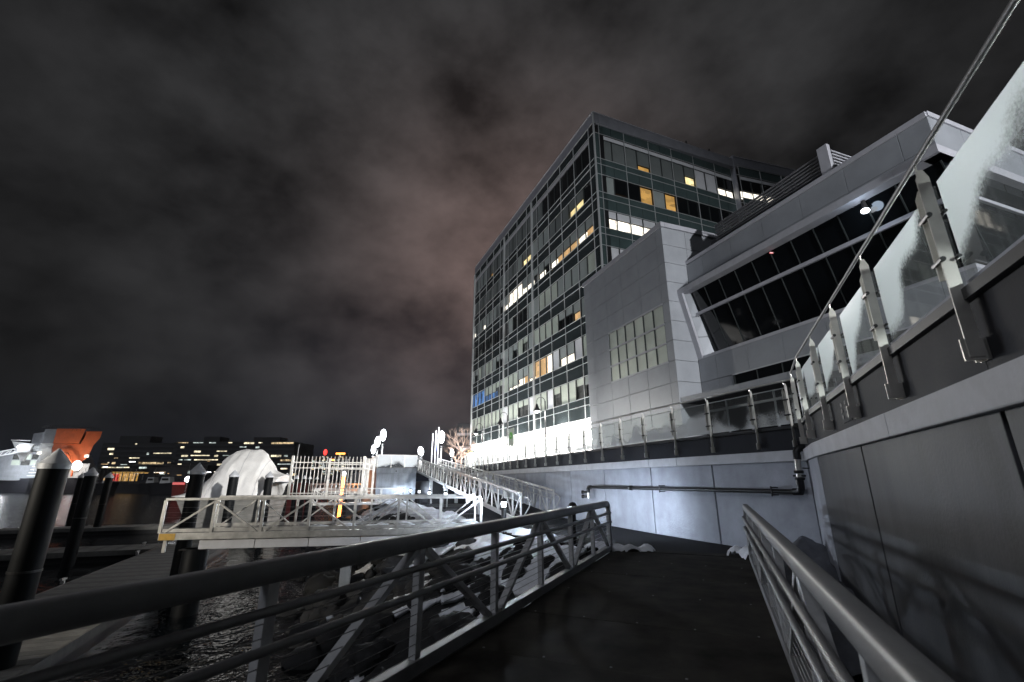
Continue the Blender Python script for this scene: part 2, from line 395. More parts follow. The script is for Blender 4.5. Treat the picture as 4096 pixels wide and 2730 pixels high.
def world_loc(o):
    v = Vector((0, 0, 0))
    while o is not None:
        v += o.location; o = o.parent
    return v
def thing(name, label, cat, loc=(0, 0, 0), group=None):
    o = bpy.data.objects.new(name, None); o.empty_display_size = 0.2; COL.objects.link(o); o.location = loc
    o['label'] = label; o['category'] = cat
    if group: o['group'] = group
    return o
def struct(o): o['kind'] = 'structure'; return o
def stuff(o, label=None, cat=None):
    o['kind'] = 'stuff'
    if label: o['label'] = label; o['category'] = cat
    return o
def instance(name, mesh, loc, parent):
    o = bpy.data.objects.new(name, mesh); COL.objects.link(o); o.location = Vector(loc) - world_loc(parent) if parent else loc
    if parent: o.parent = parent
    return o
def copy_tree(o, parent=None):
    c = o.copy(); COL.objects.link(c); c.parent = parent
    for ch in o.children: copy_tree(ch, c)
    return c
def point_light(name, loc, power, color, size, parent, spot=None):
    ld = bpy.data.lights.new(name, 'SPOT' if spot else 'POINT'); ld.energy = power; ld.color = color; ld.shadow_soft_size = size
    o = bpy.data.objects.new(name, ld); COL.objects.link(o)
    o.location = Vector(loc) - (world_loc(parent) if parent else Vector((0, 0, 0)))
    if parent: o.parent = parent
    if spot:
        ld.spot_size = spot[1]; ld.spot_blend = 0.6
        o.rotation_euler = (Vector(spot[0]) - Vector(loc)).to_track_quat('-Z', 'Y').to_euler()
    return o

# site frames: the retaining wall runs along WD, LN points from the water to the buildings
WD = Vector((-0.3631, 0.9317, 0)); LN = Vector((0.9317, 0.3631, 0))
def W(s, lat, z=0.0): return WD*s + LN*lat + Vector((0, 0, z))
GD = Vector((0.4002, 0.9164, 0)); GN = Vector((0.9164, -0.4002, 0))
def G(d, n, z=0.0): return GD*d + GN*n + Vector((0, 0, z))
WZ = -2.35     # water level
DK = 2.70      # upper promenade level

# ------------------------------------------------------------------ setting: water, ground, decks
mb = MB(); mb.quad((-900, -200, WZ), (500, -200, WZ), (500, 179, WZ), (-900, 179, WZ)); mb.quad((-3000, -900, WZ-0.03), (1500, -900, WZ-0.03), (1500, 179, WZ-0.03), (-3000, 179, WZ-0.03))
struct(mb.build('water', 'water'))
mb = MB(); mb.obox((-3000, 178, WZ-3), (6000, 0, 0), (0, 3500, 0), (0, 0, 4.2))
struct(mb.build('far_shore', 'far_wall'))
mb = MB(); mb.quad((-600, -150, -8), (600, -150, -8), (600, 300, -8), (-600, 300, -8)); struct(mb.build('harbor_bed', 'far_wall'))

# wall line (plan) of the retaining wall
KN = [W(7.25, 9.61), W(12.5, 9.63), W(26.0, 10.35), W(40.5, 11.5)]
C0 = Vector((6.38, 10.15, 0)); C1 = G(9.9, 1.65)
KN[0] = C0
# lower walk (z = 0)
lw = [G(11.6, -2.62), G(11.6, 0.45), G(11.3, 1.70), C0 + LN*0.2, KN[1] + LN*0.2, KN[2] + LN*0.2, KN[3] + LN*0.2, W(40.5, 5.0), W(30, 5.1), W(20, 5.0), W(13.5, 5.4)]
mb = MB(); mb.prism([(p.x, p.y) for p in lw], -0.35, 0.0)
struct(mb.build('lower_walk', 'asphalt'))
# upper promenade (z = DK)
E0 = Vector((9.05, 24.39, 0)); AD = Vector((-0.3445, 0.9388, 0)); BD = Vector((0.9388, 0.3445, 0))
up = [G(-12, 1.72), C1 + GN*0.07, C0 + LN*0.06, KN[1] + LN*0.06, KN[2] + LN*0.06, KN[3] + LN*0.06, W(40.56, 3.86), W(95, 3.86), W(95, 60), W(-20, 60), G(-12, 30)]
mb = MB(); mb.prism([(p.x, p.y) for p in up], DK-0.10, DK)
struct(mb.build('upper_promenade', 'paving'))

# rip-rap slope under the gangways
def seg_dist(p, a, b):
    ab = b - a; t = max(0, min(1, (p-a).dot(ab)/ab.length_squared)); return (p - a - ab*t).length
edge = [W(44, 5.0), W(30, 5.05), W(20, 4.95), W(13.5, 5.35), G(11.55, -2.62), G(11.55, 0.45), G(11.2, 1.6)]
def slope_z(p):
    d = min(seg_dist(p, edge[i], edge[i+1]) for i in range(len(edge)-1))
    nz = mnoise.noise(Vector((p.x*0.55, p.y*0.55, 0)))*0.28 + mnoise.noise(Vector((p.x*1.7, p.y*1.7, 3)))*0.14
    rate = 0.42 if (p.dot(GN) < 0.5) else 0.16
    return -0.16 - rate*d + nz*min(1, d*0.8)
def grid_surface(s0, s1, l0, l1, n, m, zf, keep=None):
    mb = MB(); idx = {}
    for i in range(n+1):
        for j in range(m+1):
            p = W(s0 + (s1-s0)*i/n, l0 + (l1-l0)*j/m)
            if keep and not keep(p): continue
            idx[(i, j)] = len(mb.v); mb.v.append(Vector((p.x, p.y, zf(p))))
    for i in range(n):
        for j in range(m):
            k = [(i, j), (i, j+1), (i+1, j+1), (i+1, j)]
            if all(q in idx for q in k): mb.f.append(tuple(idx[q] for q in k))
    return mb
def inpoly(p, poly):
    c = False; n = len(poly)
    for i in range(n):
        a, b = poly[i], poly[(i+1) % n]
        if (a.y > p.y) != (b.y > p.y) and p.x < (b.x-a.x)*(p.y-a.y)/(b.y-a.y)+a.x: c = not c
    return c
def offwalk(p):
    return not inpoly(p, lw) and p.dot(GN) < 1.62 or (p.dot(GN) >= 1.62 and False)
mb = grid_surface(-3, 46, -6, 10.5, 150, 60, lambda p: slope_z(p) - (0.5 if inpoly(p, lw) else 0))
struct(mb.build('riprap_slope', 'rock', smooth=True))

# ------------------------------------------------------------------ retaining walls
def wall_run(t, p0, p1, joints, z0, outn, zt=(1.97, 2.21, 2.70), cm='concrete'):
    """concrete panels, coping band and dark fascia between plan points p0, p1; outn points away from the wall face"""
    L = (p1-p0).length; d = (p1-p0).normalized(); up_ = Vector((0, 0, 1))
    MB().obox(p0 - outn*0.10 + up_*z0, d*L, -outn*0.5, up_*(2.60-z0)).build('wall_core', 'joint', t)
    js = [0] + [j for j in joints if 0.3 < j < L-0.3] + [L]
    for a, b in zip(js[:-1], js[1:]):
        g = 0.024
        MB().obox(p0 + d*(a+g) + up_*z0, d*(b-a-2*g), -outn*0.12, up_*(zt[0]-z0-0.004)).build('wall_panel', cm, t, bevel=0.008)
    cj = [0] + [j for j in [x+1.3 for x in joints] if 0.5 < j < L-0.5][::2] + [L]
    for a, b in zip(cj[:-1], cj[1:]):
        MB().obox(p0 + d*(a+0.004) + outn*0.055 + up_*zt[0], d*(b-a-0.008), -outn*0.2, up_*(zt[1]-zt[0])).build('coping_block', 'coping', t, bevel=0.012)
    fj = [0] + [j for j in joints if 0.5 < j < L-0.5] + [L]
    for a, b in zip(fj[:-1], fj[1:]):
        MB().obox(p0 + d*(a+0.004) + outn*0.0 + up_*(zt[1]+0.003), d*(b-a-0.008), -outn*0.16, up_*(zt[2]-zt[1]-0.03)).build('fascia_panel', 'concrete_dark', t)
    MB().obox(p0 + outn*0.05 + up_*(zt[2]-0.02), d*L, -outn*0.26, up_*0.075).build('deck_edge_strip', 'black', t)

back_wall = thing('retaining_wall', 'pale blue-lit concrete retaining wall with a black pipe on it, facing the camera', 'wall', C0)
o1 = -LN
wall_run(back_wall, KN[0], KN[1], [2.75, 5.35, 8.2], -0.3, o1)
for a, b in ((1, 2), (2, 3)):
    dd = (KN[b]-KN[a]).normalized(); on = Vector((-dd.y, dd.x, 0)); on = on if on.dot(LN) < 0 else -on
    js = [3.0 + 2.95*k for k in range(6)] if a == 1 else [2.7 + 2.95*k for k in range(6)]
    wall_run(back_wall, KN[a], KN[b], js, -0.3, on)
right_wall = thing('retaining_wall', 'shaded concrete retaining wall running past the right of the gangway', 'wall', C1)
dd = (C1-C0).normalized(); on = Vector((dd.y, -dd.x, 0)); on = on if on.dot(GN) < 0 else -on
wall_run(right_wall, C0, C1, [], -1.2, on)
wall_run(right_wall, C1, G(-6, 1.65), [2.88, 6.1, 9.3, 12.4], -2.3, -GN, cm='concrete_shaded')
mb = MB()   # small pierced vent plate on the fascia
vp = thing('vent_plate', 'small pierced vent plate in the dark fascia under the right glass rail', 'vent', G(7.32, 1.64, 2.4))
MB().obox(G(7.08, 1.645, 2.30), GD*0.48, -GN*0.012, Vector((0, 0, 0.30))).build('plate', 'concrete_dark', vp)
for i in range(3):
    for j in range(2):
        c = G(7.20 + j*0.22, 1.630, 2.35 + i*0.08)
        b_ = MB()
        for k in (-0.022, 0.022):
            b_.obox(c + GD*k, GD*0.026, -GN*0.006, Vector((0, 0, 0.05)))
        b_.build('slot', 'black', vp)

# ------------------------------------------------------------------ glass railings
def make_post(parent, p, d, outn, ztop=3.74, mat_='stainless', gap=0.085, deep=0.075):
    """two flat steel plates with pointed heads, clamps and a bracket; p on the wall face, outn outwards"""
    up_ = Vector((0, 0, 1)); post = MB()
    for k in (-1, 1):
        c = p + d*(k*gap/2)
        z0 = 2.86 if k > 0 else 2.30
        t_ = 0.012
        inner, outer = 0.03, 0.03 + deep
        post.obox(c + outn*inner - d*t_/2 + up_*z0, d*t_, outn*deep, up_*(ztop-0.12*(1 if k < 0 else 2)-z0))
        # pointed head
        zt = ztop-0.12*(1 if k < 0 else 2)
        hm = outn*(deep/2)
        a = c + outn*inner - d*t_/2 + up_*zt
        post.box8([a, a+d*t_, a+d*t_+outn*deep, a+outn*deep, a+outn*deep*0.35+up_*0.07, a+d*t_+outn*deep*0.35+up_*0.07, a+d*t_+outn*deep*0.65+up_*0.07, a+outn*deep*0.65+up_*0.07])
    post.tube([p + outn*0.07 + up_*(ztop-0.08), p + outn*0.07 + up_*(ztop+0.03)], 0.008, 6)
    po = post.build('post', mat_, parent)
    for z in (ztop-0.42, 2.98):
        cl = MB()
        cl.tube([p + outn*0.02 - d*(gap/2+0.05) + up_*z, p + outn*0.02 + d*(gap/2+0.05) + up_*z], 0.013, 8)
        cl.tube([p + outn*0.10 + up_*z - d*(gap/2+0.03), p + outn*0.10 + up_*z + d*(gap/2+0.03)], 0.018, 8)
        cl.tube([p + outn*0.08 + up_*z + d*gap*0.5, p - outn*0.05 + up_*z + d*gap*0.9], 0.010, 8)
        cl.build('clamp', 'steel_dark', po, smooth=True)
    br = MB()
    br.obox(p + outn*0.0 - d*gap/2 + up_*2.28, d*0.012, outn*0.13, up_*0.14)
    br.obox(p + outn*0.0 - d*gap/2 + up_*2.28, d*0.11, outn*0.016, up_*0.13)
    br.obox(p + outn*0.0 + d*gap/2 - d*0.01 + up_*2.28, d*0.012, outn*0.05, up_*0.13)
    br.build('bracket', mat_, po)
    return po
def glass_panel(parent, a, b, outn, mt, z0=2.79, z1=3.60):
    d = (b-a).normalized(); L = (b-a).length
    MB().obox(a + d*0.03 - outn*0.008 + Vector((0, 0, z0)), d*(L-0.06), -outn*0.014, Vector((0, 0, z1-z0))).build('glass_panel', mt, parent)

gr1 = thing('glass_railing', 'long frosted glass railing with bright steel posts above the far retaining wall', 'railing', C0 + Vector((0, 0, DK)))
def along(dist):
    for a, b in zip(KN[:-1], KN[1:]):
        L = (b-a).length
        if dist <= L: d = (b-a).normalized(); return a + d*dist, d
        dist -= L
    d = (KN[-1]-KN[-2]).normalized(); return KN[-1] + d*dist, d
posts = [0.20, 1.15] + [2.60 + 1.43*k for k in range(23)]
pp = []
for s_ in posts:
    p, d = along(s_); on = Vector((-d.y, d.x, 0)); on = on if on.dot(LN) < 0 else -on
    pp.append((p, d, on)); make_post(gr1, p, d, on)
for (p, d, on), (q, d2, on2) in zip(pp[:-1], pp[1:]):
    glass_panel(gr1, p, q, (on+on2)/2, 'glass_far')
glass_panel(gr1, C0, pp[0][0], o1, 'glass_far')
MB().tube([C0 - LN*0.05 + Vector((0, 0, 3.76))] + [p + on*0.07 + Vector((0, 0, 3.76)) for p, d, on in pp[1:]], 0.019, 8).build('handrail', 'stainless', gr1, smooth=True)
mb = MB()
for (p, d, on), (q, d2, on2) in zip(pp[:-1], pp[1:]):
    mb.beam(p - on*0.012 + Vector((0, 0, 3.61)), q - on2*0.012 + Vector((0, 0, 3.61)), 0.02, 0.02)
mb.build('glass_edge_trim', 'mullion', gr1)

gr2 = thing('glass_railing', 'close frosted glass railing climbing out of frame above the right wall', 'railing', C1 + Vector((0, 0, DK)))
dpos = [11.15, 9.72, 8.23, 6.75, 5.27, 3.76, 2.26, 0.76, -0.74, -2.2]
pp2 = [(G(x, 1.65), GD, -GN) for x in dpos]
pp2[0] = (C0 + (C1-C0)*0.35, (C0-C1).normalized(), on*0 + Vector(((C1-C0).normalized().y, -(C1-C0).normalized().x, 0))*(-1 if Vector(((C1-C0).normalized().y, -(C1-C0).normalized().x, 0)).dot(GN) > 0 else 1))
for p, d, on_ in pp2: make_post(gr2, p, d, on_)
for (p, d, on_), (q, d2, on2) in zip(pp2[:-1], pp2[1:]):
    glass_panel(gr2, p, q, (on_+on2)/2, 'glass_near', 2.80, 3.58)
MB().tube([C0 - LN*0.05 + Vector((0, 0, 3.76))] + [p + on_*0.07 + Vector((0, 0, 3.77)) for p, d, on_ in pp2], 0.018, 12).build('handrail', 'rail_paint', gr2, smooth=True)
for (p, d, on_), (q, d2, on2) in zip(pp2[:-1], pp2[1:]):
    dd = (q-p).normalized(); L = (q-p).length
    MB().obox(p + dd*0.04 + on_*0.01 + Vector((0, 0, 2.755)), dd*(L-0.08), -on_*0.05, Vector((0, 0, 0.05))).build('glass_shoe', 'concrete', gr2)

# ------------------------------------------------------------------ standpipe on the wall
sp = thing('standpipe', 'black steel fire standpipe bracketed along the pale concrete wall', 'pipe', C0 + WD*0.3 - LN*0.14)
def PW(s, off, z): return C0 + WD*s - LN*off + Vector((0, 0, z))
MB().tube([PW(0.32, 0.14, 1.33), PW(8.95, 0.14, 1.33)], 0.052, 14).build('pipe', 'steel_dark', sp, smooth=True)
pv = MB().tube([PW(0.14, 0.17, 1.42), PW(0.10, 0.17, 2.02)], 0.058, 14).build('riser', 'stainless', sp, smooth=True)
MB().tube([PW(0.10, 0.17, 2.0), PW(0.09, 0.17, 2.16), PW(0.06, 0.12, 2.23), PW(0.0, 0.0, 2.24)], 0.078, 14).build('elbow', 'black', sp, smooth=True)
MB().tube([PW(0.34, 0.14, 1.33), PW(0.18, 0.15, 1.33), PW(0.14, 0.17, 1.40), PW(0.13, 0.17, 1.62)], 0.075, 14).build('elbow', 'black', sp, smooth=True)
for z in (1.60, 1.74):
    MB().lathe(PW(0.12, 0.17, z), [(0.09, -0.03), (0.10, 0.0), (0.09, 0.03)], 14).build('coupling', 'black', sp)
for k in (-1, 1):
    MB().tube([PW(0.12 + k*0.06, 0.17, 1.66), PW(0.12 + k*0.14, 0.17, 1.66)], 0.02, 8).build('bolt', 'black', sp)
for s_ in (6.3,):
    MB().tube([PW(s_-0.06, 0.14, 1.33), PW(s_+0.06, 0.14, 1.33)], 0.075, 14).build('coupling', 'steel_dark', sp)
for s_ in (0.85, 4.75):
    b_ = MB(); b_.obox(PW(s_-0.015, 0.2, 1.24), WD*0.03, LN*0.2, Vector((0, 0, 0.025))); b_.obox(PW(s_-0.015, 0.2, 1.40), WD*0.03, LN*0.2, Vector((0, 0, 0.025)))
    b_.obox(PW(s_-0.015, 0.21, 1.22), WD*0.03, LN*0.015, Vector((0, 0, 0.22))); b_.build('bracket', 'steel_dark', sp)
MB().obox(PW(-0.05, 0.24, 1.80), WD*0.0 + WD*0.02, LN*0.3, Vector((0, 0, 0.025))).build('bracket', 'steel_dark', sp)
MB().tube([PW(8.85, 0.14, 1.33), PW(9.02, 0.14, 1.33), PW(9.08, 0.14, 1.27), PW(9.08, 0.14, 1.12)], 0.07, 14).build('elbow', 'steel_dark', sp, smooth=True)
MB().tube([PW(9.08, 0.14, 1.18), PW(9.08, 0.14, 0.92)], 0.055, 12).build('tee', 'stainless', sp, smooth=True)
for z in (1.14, 0.98):
    vo = MB().tube([PW(9.08, 0.18, z), PW(9.20, 0.30, z)], 0.045, 12).build('hose_valve', 'steel_dark', sp, smooth=True)
    MB().tube([PW(9.18, 0.28, z), PW(9.24, 0.34, z)], 0.065, 12).build('cap', 'black', vo, smooth=True)

# ------------------------------------------------------------------ near gangway
gw = thing('gangway', 'wide dark gangway deck in the foreground with grey tube railings on both sides', 'gangway', G(11.6, -1.0))
MB().obox(G(-4, -2.5, -0.16), GD*15.62, GN*2.88, Vector((0, 0, 0.152))).build('deck_frame', 'joint', gw)
for k in range(11):
    a_ = -4 + k*1.42
    MB().obox(G(a_ + 0.004, -2.49, -0.008), GD*1.412, GN*2.86, Vector((0, 0, 0.008 + 0.0012*(k % 2)))).build('deck_plate', 'deck', gw)
    for q_ in range(5):
        MB().lathe(G(a_ + 0.06, -2.3 + q_*0.62, 0.0), [(0.012, 0), (0.012, 0.0035), (0.006, 0.005)], 8).build('deck_bolt', 'rail_paint', gw)
MB().obox(G(11.62, -2.5, -0.012), GD*0.42, GN*2.88, Vector((0, 0, 0.018))).build('flap_plate', 'deck', gw)
def tube_rail(n, inside, posts_, d0, d1):
    sgn = 1 if inside > n else -1
    gr = MB()
    gr.obox(G(d0, n-0.055, 0.005), GD*(d1-d0), GN*0.11, Vector((0, 0, 0.11))); gr.build('bottom_chord', 'rail_paint', gw, bevel=0.006)
    # flattened top tube with a turned down end
    N = 20; pts = []
    sq = lambda v: math.copysign(abs(v)**0.55, v)
    prof = [(0.055*sq(math.cos(2*math.pi*k/N)), 0.068*sq(math.sin(2*math.pi*k/N))) for k in range(N)]
    path = [(d0, 1.03)] + [(d1-0.16, 1.03)] + [(d1-0.16+0.16*math.sin(a), 1.03-0.16*(1-math.cos(a))) for a in [R(22), R(45), R(67), R(90)]] + [(d1, 0.1)]
    m_ = MB(); base = 0
    for i, (dd_, z) in enumerate(path):
        if i == 0: t = Vector((1, 0))
        elif i == len(path)-1: t = Vector((0, -1))
        else:
            t = (Vector(path[i+1]) - Vector(path[i])).normalized() + (Vector(path[i]) - Vector(path[i-1])).normalized(); t.normalize()
        nrm = Vector((-t.y, t.x))
        for a, b in prof: m_.v.append(G(dd_ + nrm.x*b, n + a, z + nrm.y*b))
    for i in range(len(path)-1):
        for k in range(N): m_.f.append((i*N+k, i*N+(k+1) % N, (i+1)*N+(k+1) % N, (i+1)*N+k))
    m_.build('top_rail', 'rail_paint', gw, smooth=True)
    for z, off in ((0.83, 0.075), (0.63, 0.075)):
        MB().tube([G(d0, n + sgn*off, z), G(d1-0.10, n + sgn*off, z), G(d1-0.03, n + sgn*off*0.7, z), G(d1-0.02, n, z)], 0.028, 12).build('handrail', 'rail_paint', gw, smooth=True)
    for i, pd in enumerate(posts_):
        MB().obox(G(pd-0.04, n-0.035, 0.10), GD*0.08, GN*0.07, Vector((0, 0, 0.90))).build('post', 'rail_post_lit', gw, bevel=0.004)
    for k in range(9):
        z = 0.16 + k*0.075
        MB().tube([G(d0, n + sgn*0.03, z), G(d1, n + sgn*0.03, z)], 0.0035, 5).build('cable', 'cable', gw)
pl = [11.57 - 1.56*k for k in range(10)]
tube_rail(-2.55, -2.4, pl, -4, 11.62)
tube_rail(0.42, 0.3, pl, -4, 11.30)
for n in (-2.55, 0.42):
    for i in range(1, 9, 2):
        c = pl[i]
        for sg in (-1, 1):
            MB().beam(G(c + sg*0.07, n-0.001, 0.97), G(c + sg*1.42, n-0.001, 0.11), 0.05, 0.08, up=GN).build('diagonal', 'rail_post_lit', gw)

# ------------------------------------------------------------------ truss gangway (middle distance)
def truss_side(t, a, b, z0a, z0b, h, nb, m_='galv', w=0.07, chord=0.2, diag=True, cables=0, flip=False, toe=True):
    a, b = Vector(a), Vector(b); d = b - a
    P = lambda f, z: a + d*f + Vector((0, 0, (z0a + (z0b-z0a)*f) + z))
    MB().beam(P(0, -chord/2), P(1, -chord/2), 0.09, chord).build('bottom_chord', m_, t, bevel=0.006)
    MB().beam(P(0, h), P(1, h), 0.09, 0.075).build('top_chord', m_, t, bevel=0.006)
    for i in range(nb+1):
        MB().beam(P(i/nb, 0.0), P(i/nb, h-0.037), w*0.9, w, up=d).build('post', m_, t)
    if diag:
        for i in range(nb):
            lo, hi = (i, i+1) if (i % 2 == (1 if not flip else 0)) else (i+1, i)
            MB().beam(P(lo/nb + (0.03/nb if hi > lo else -0.03/nb)*3, 0.02), P(hi/nb, h-0.05), w*0.6, w*0.9, up=(d.y, -d.x, 0)).build('diagonal', m_, t)
    for k in range(cables):
        MB().tube([P(0, 0.15 + k*h*0.15), P(1, 0.15 + k*h*0.15)], 0.003, 4).build('cable', 'cable', t)
    if toe:
        MB().beam(P(0, 0.07), P(1, 0.07), 0.012, 0.10).build('toe_board', m_, t)
MA, MBp = Vector((-10.95, 15.27, 0)), Vector((-1.10, 17.30, 0)); md = (MBp-MA).normalized(); mnr = Vector((-md.y, md.x, 0))
tg = thing('truss_gangway', 'pale aluminium truss gangway over the water carrying a picket security fence', 'gangway', MA)
truss_side(tg, MA, MBp, 0, 0, 1.0, 7, cables=5, flip=True, chord=0.2, w=0.085)
truss_side(tg, MA + mnr*1.75 + md*0.9, MBp + mnr*1.75, 0.02, 0.02, 1.0, 7, cables=4, flip=True, chord=0.2)
for k in range(20):
    o_ = MA + md*(0.05 + k*0.49) + mnr*0.05
    MB().obox(o_ + Vector((0, 0, -0.06)), md*0.47, mnr*1.66, Vector((0, 0, 0.05))).build('deck_board', 'galv' if k % 3 else 'wood', tg)
MB().obox(MA + md*0.02 - mnr*0.055 + Vector((0, 0, -0.20)), md*0.45, mnr*0.008, Vector((0, 0, 0.19))).build('reflector', 'yellow', tg)
for k, dx in ((0, 0.15),):
    MB().obox(MA + md*dx + Vector((0, 0, -0.56)), md*0.09, mnr*0.09, Vector((0, 0, 0.36))).build('foot_leg', 'galv', tg)
# support beam + pile under it
tb = thing('support_beam', 'long cream concrete beam carrying the truss gangway', 'beam', MA + md*1.2 + Vector((0, 0, -0.35)))
for k in range(6):
    MB().obox(MA + md*(1.15 + k*1.62) + mnr*0.02 + Vector((0, 0, -0.49)), md*1.60, mnr*0.45, Vector((0, 0, 0.26))).build('beam_segment', 'coping', tb, bevel=0.01)
for s_ in (1.0, 5.6, 8.3):
    pt = thing('support_pile', {1.0: 'thick black pile holding the outer end of the cream beam', 5.6: 'concrete leg under the middle of the cream beam', 8.3: 'concrete leg under the landward part of the cream beam'}[s_], 'pile', MA + md*s_ + mnr*0.3 + Vector((0, 0, WZ-3)))
    c = MA + md*s_ + mnr*0.3
    if s_ == 1.0: MB().lathe(c + Vector((0, 0, WZ-3)), [(0.36, 0), (0.36, 4.75), (0.30, 4.86)], 24).build('shaft', 'pile_sleeve', pt, smooth=True)
    else:
        MB().cbox(c + Vector((0, 0, WZ-3)), 0.32, 0.32, 4.85, R(12)).build('shaft', 'pier_conc', pt)
    MB().cbox(c + Vector((0, 0, -0.52)), 0.8, 0.5, 0.03, R(12)).build('bearing_plate', 'steel_dark', pt)

# picket security fence standing on the gangway
def picket_fence(label, a, b, z0, z1, n):
    a, b = Vector(a), Vector(b); d = b-a; dn = d.normalized()
    f = thing('picket_fence', label, 'fence', (a.x, a.y, z0), 'picket security fences on the truss gangway')
    for q in (a, b):
        MB().beam(q + Vector((0, 0, z0)), q + Vector((0, 0, z1+0.02)), 0.075, 0.075, up=d).build('post', 'galv', f)
        MB().obox(q - dn*0.09 - Vector((-dn.y, dn.x, 0))*0.07 + Vector((0, 0, z0)), dn*0.18, Vector((-dn.y, dn.x, 0))*0.14, Vector((0, 0, 0.02))).build('base_plate', 'galv', f)
    for z in (z0+0.12, z1-0.38, z1-0.20):
        MB().beam(a + Vector((0, 0, z)), b + Vector((0, 0, z)), 0.035, 0.035).build('rail', 'galv', f)
    for k in range(1, n):
        p = a + d*k/n
        m_ = MB(); m_.tube([p + Vector((0, 0, z0+0.03)), p + Vector((0, 0, z1-0.04))], 0.012, 6); m_.ball(p + Vector((0, 0, z1-0.02)), 0.018, 0.018, 0.03, 6, 4)
        m_.build('picket', 'galv', f)
    return f
FA, FB = Vector((-7.45, 15.99, 0)), Vector((-5.17, 16.46, 0))
picket_fence('front picket fence panel with tall end posts above the near rail', FA, FB, 1.04, 2.36, 19)
picket_fence('rear picket fence panel seen through the front one', FA + mnr*1.75 + md*0.9, FB + mnr*1.75 + md*0.2, 1.06, 2.36, 10)
picket_fence('side picket fence panel crossing the gangway behind the front one', FB + mnr*0.12, FB + mnr*1.70, 1.06, 2.36, 7)

# ------------------------------------------------------------------ ramp up to the promenade
rp = thing('truss_ramp', 'long galvanised truss ramp climbing from the lower walk to the promenade', 'ramp', W(17.4, 7.17))
def RZ(s): return 0.10 + (s-17.4)*0.100
segs = [(17.45, 22.7, 6), (22.9, 29.9, 8), (30.1, 34.7, 6), (34.8, 41.2, 7)]
for a, b, nb in segs:
    for lat, sh in ((7.17, 0.0), (9.10, 1.0)):
        a2 = a + (sh if a < 18 else 0)
        truss_side(rp, W(a2, lat), W(b, lat), RZ(a2), RZ(b), 0.97, nb, cables=5 if a < 30 else 3, chord=0.16, w=0.06, toe=False)
        sg = 1 if lat < 8 else -1
        for z in (0.62, 0.85):
            MB().tube([W(a2 - 0.0, lat + sg*0.09, RZ(a2)+z), W(b, lat + sg*0.09, RZ(b)+z)], 0.022, 8).build('handrail', 'galv', rp, smooth=True)
    MB().box8([W(a, 7.22, RZ(a)-0.06), W(a, 9.05, RZ(a)-0.06), W(b, 9.05, RZ(b)-0.06), W(b, 7.22, RZ(b)-0.06),
               W(a, 7.22, RZ(a)), W(a, 9.05, RZ(a)), W(b, 9.05, RZ(b)), W(b, 7.22, RZ(b))]).build('deck', 'asphalt', rp)
MB().box8([W(16.2, 7.3, 0.0), W(17.0, 9.2, 0.0), W(18.5, 9.05, 0.0), W(17.45, 7.22, 0.0), W(16.2, 7.3, 0.012), W(17.0, 9.2, 0.012), W(18.5, 9.05, RZ(18.5)), W(17.45, 7.22, RZ(17.45))]).build('toe_plate', 'asphalt', rp)
for lat, s0 in ((7.17, 17.45), (9.10, 18.45)):   # looped ends of the handrails
    sg = 1 if lat < 8 else -1
    l_ = lat + sg*0.09
    MB().tube([W(s0, l_, RZ(s0)+0.85), W(s0-0.5, l_, RZ(s0)+0.82), W(s0-0.75, l_, RZ(s0)+0.70), W(s0-0.62, l_, RZ(s0)+0.5), W(s0-0.1, l_, RZ(s0)+0.15)], 0.024, 8).build('rail_loop', 'galv', rp, smooth=True)
for s_ in (22.8, 30.0, 34.75):
    for lat in (7.17, 9.1):
        MB().cbox(W(s_, lat, -0.02), 0.2, 0.2, RZ(s_)-0.1, R(21)).build('support_post', 'galv', rp)
    MB().beam(W(s_, 7.0, RZ(s_)-0.16), W(s_, 9.2, RZ(s_)-0.16), 0.14, 0.14).build('cross_beam', 'galv', rp)
MB().obox(W(35.2, 7.4, 0.0), WD*5.2, LN*3.6, Vector((0, 0, 1.55))).build('shade_block', 'black', rp)  # black block put in for the shade of the void under the ramp

# ------------------------------------------------------------------ pier head block with lit glass screen
ph = thing('concrete_pier', 'grey concrete pier block left of the ramp', 'pier', W(40.5, 3.8, WZ))
MB().prism([(p.x, p.y) for p in (W(40.5, 3.8), W(40.5, 7.05), W(90, 7.05), W(90, 3.8))], WZ-2, 2.17).build('wall', 'pier_conc', ph)
for a, b in ((3.74, 5.5), (5.505, 7.1)):
    MB().obox(W(40.42, a, 2.175), LN*(b-a), WD*0.4, Vector((0, 0, 0.42))).build('coping_block', 'pier_conc', ph, bevel=0.01)
MB().obox(W(40.83, 3.74, 2.175), LN*0.35, WD*49, Vector((0, 0, 0.42))).build('coping_block', 'pier_conc', ph)
MB().obox(W(43.0, 3.786, 0.9), WD*0.5, -LN*0.02, Vector((0, 0, 0.8))).build('hatch', 'concrete_dark', ph)
MB().tube([W(40.40, 5.35, 2.35), W(40.44, 5.35, 2.35)], 0.05, 10).build('drain', 'black', ph)
gs = thing('glass_screen', 'brightly lit white glass screen on top of the concrete pier head', 'glass screen', W(40.5, 3.8, 2.6))
M['screen'] = mat('screen', (0.7, 0.72, 0.74), 0.3, var=0.1, nscale=0.8, emit=(0.95, 0.97, 1.0), estr=0.0)
M['glass_screen'] = glass_mat('glass_screen', (0.85, 0.9, 0.9), 0.22, 0.42, 0.0, 0.5, 3)
for k in range(3):
    MB().obox(W(40.55, 3.82 + k*1.1, 2.62), LN*1.07, WD*0.02, Vector((0, 0, 1.02))).build('glass_panel', 'glass_screen', gs)
    MB().cbox(W(40.55, 3.81 + k*1.1, 2.60), 0.03, 0.05, 1.06, R(21)).build('post', 'stainless', gs)
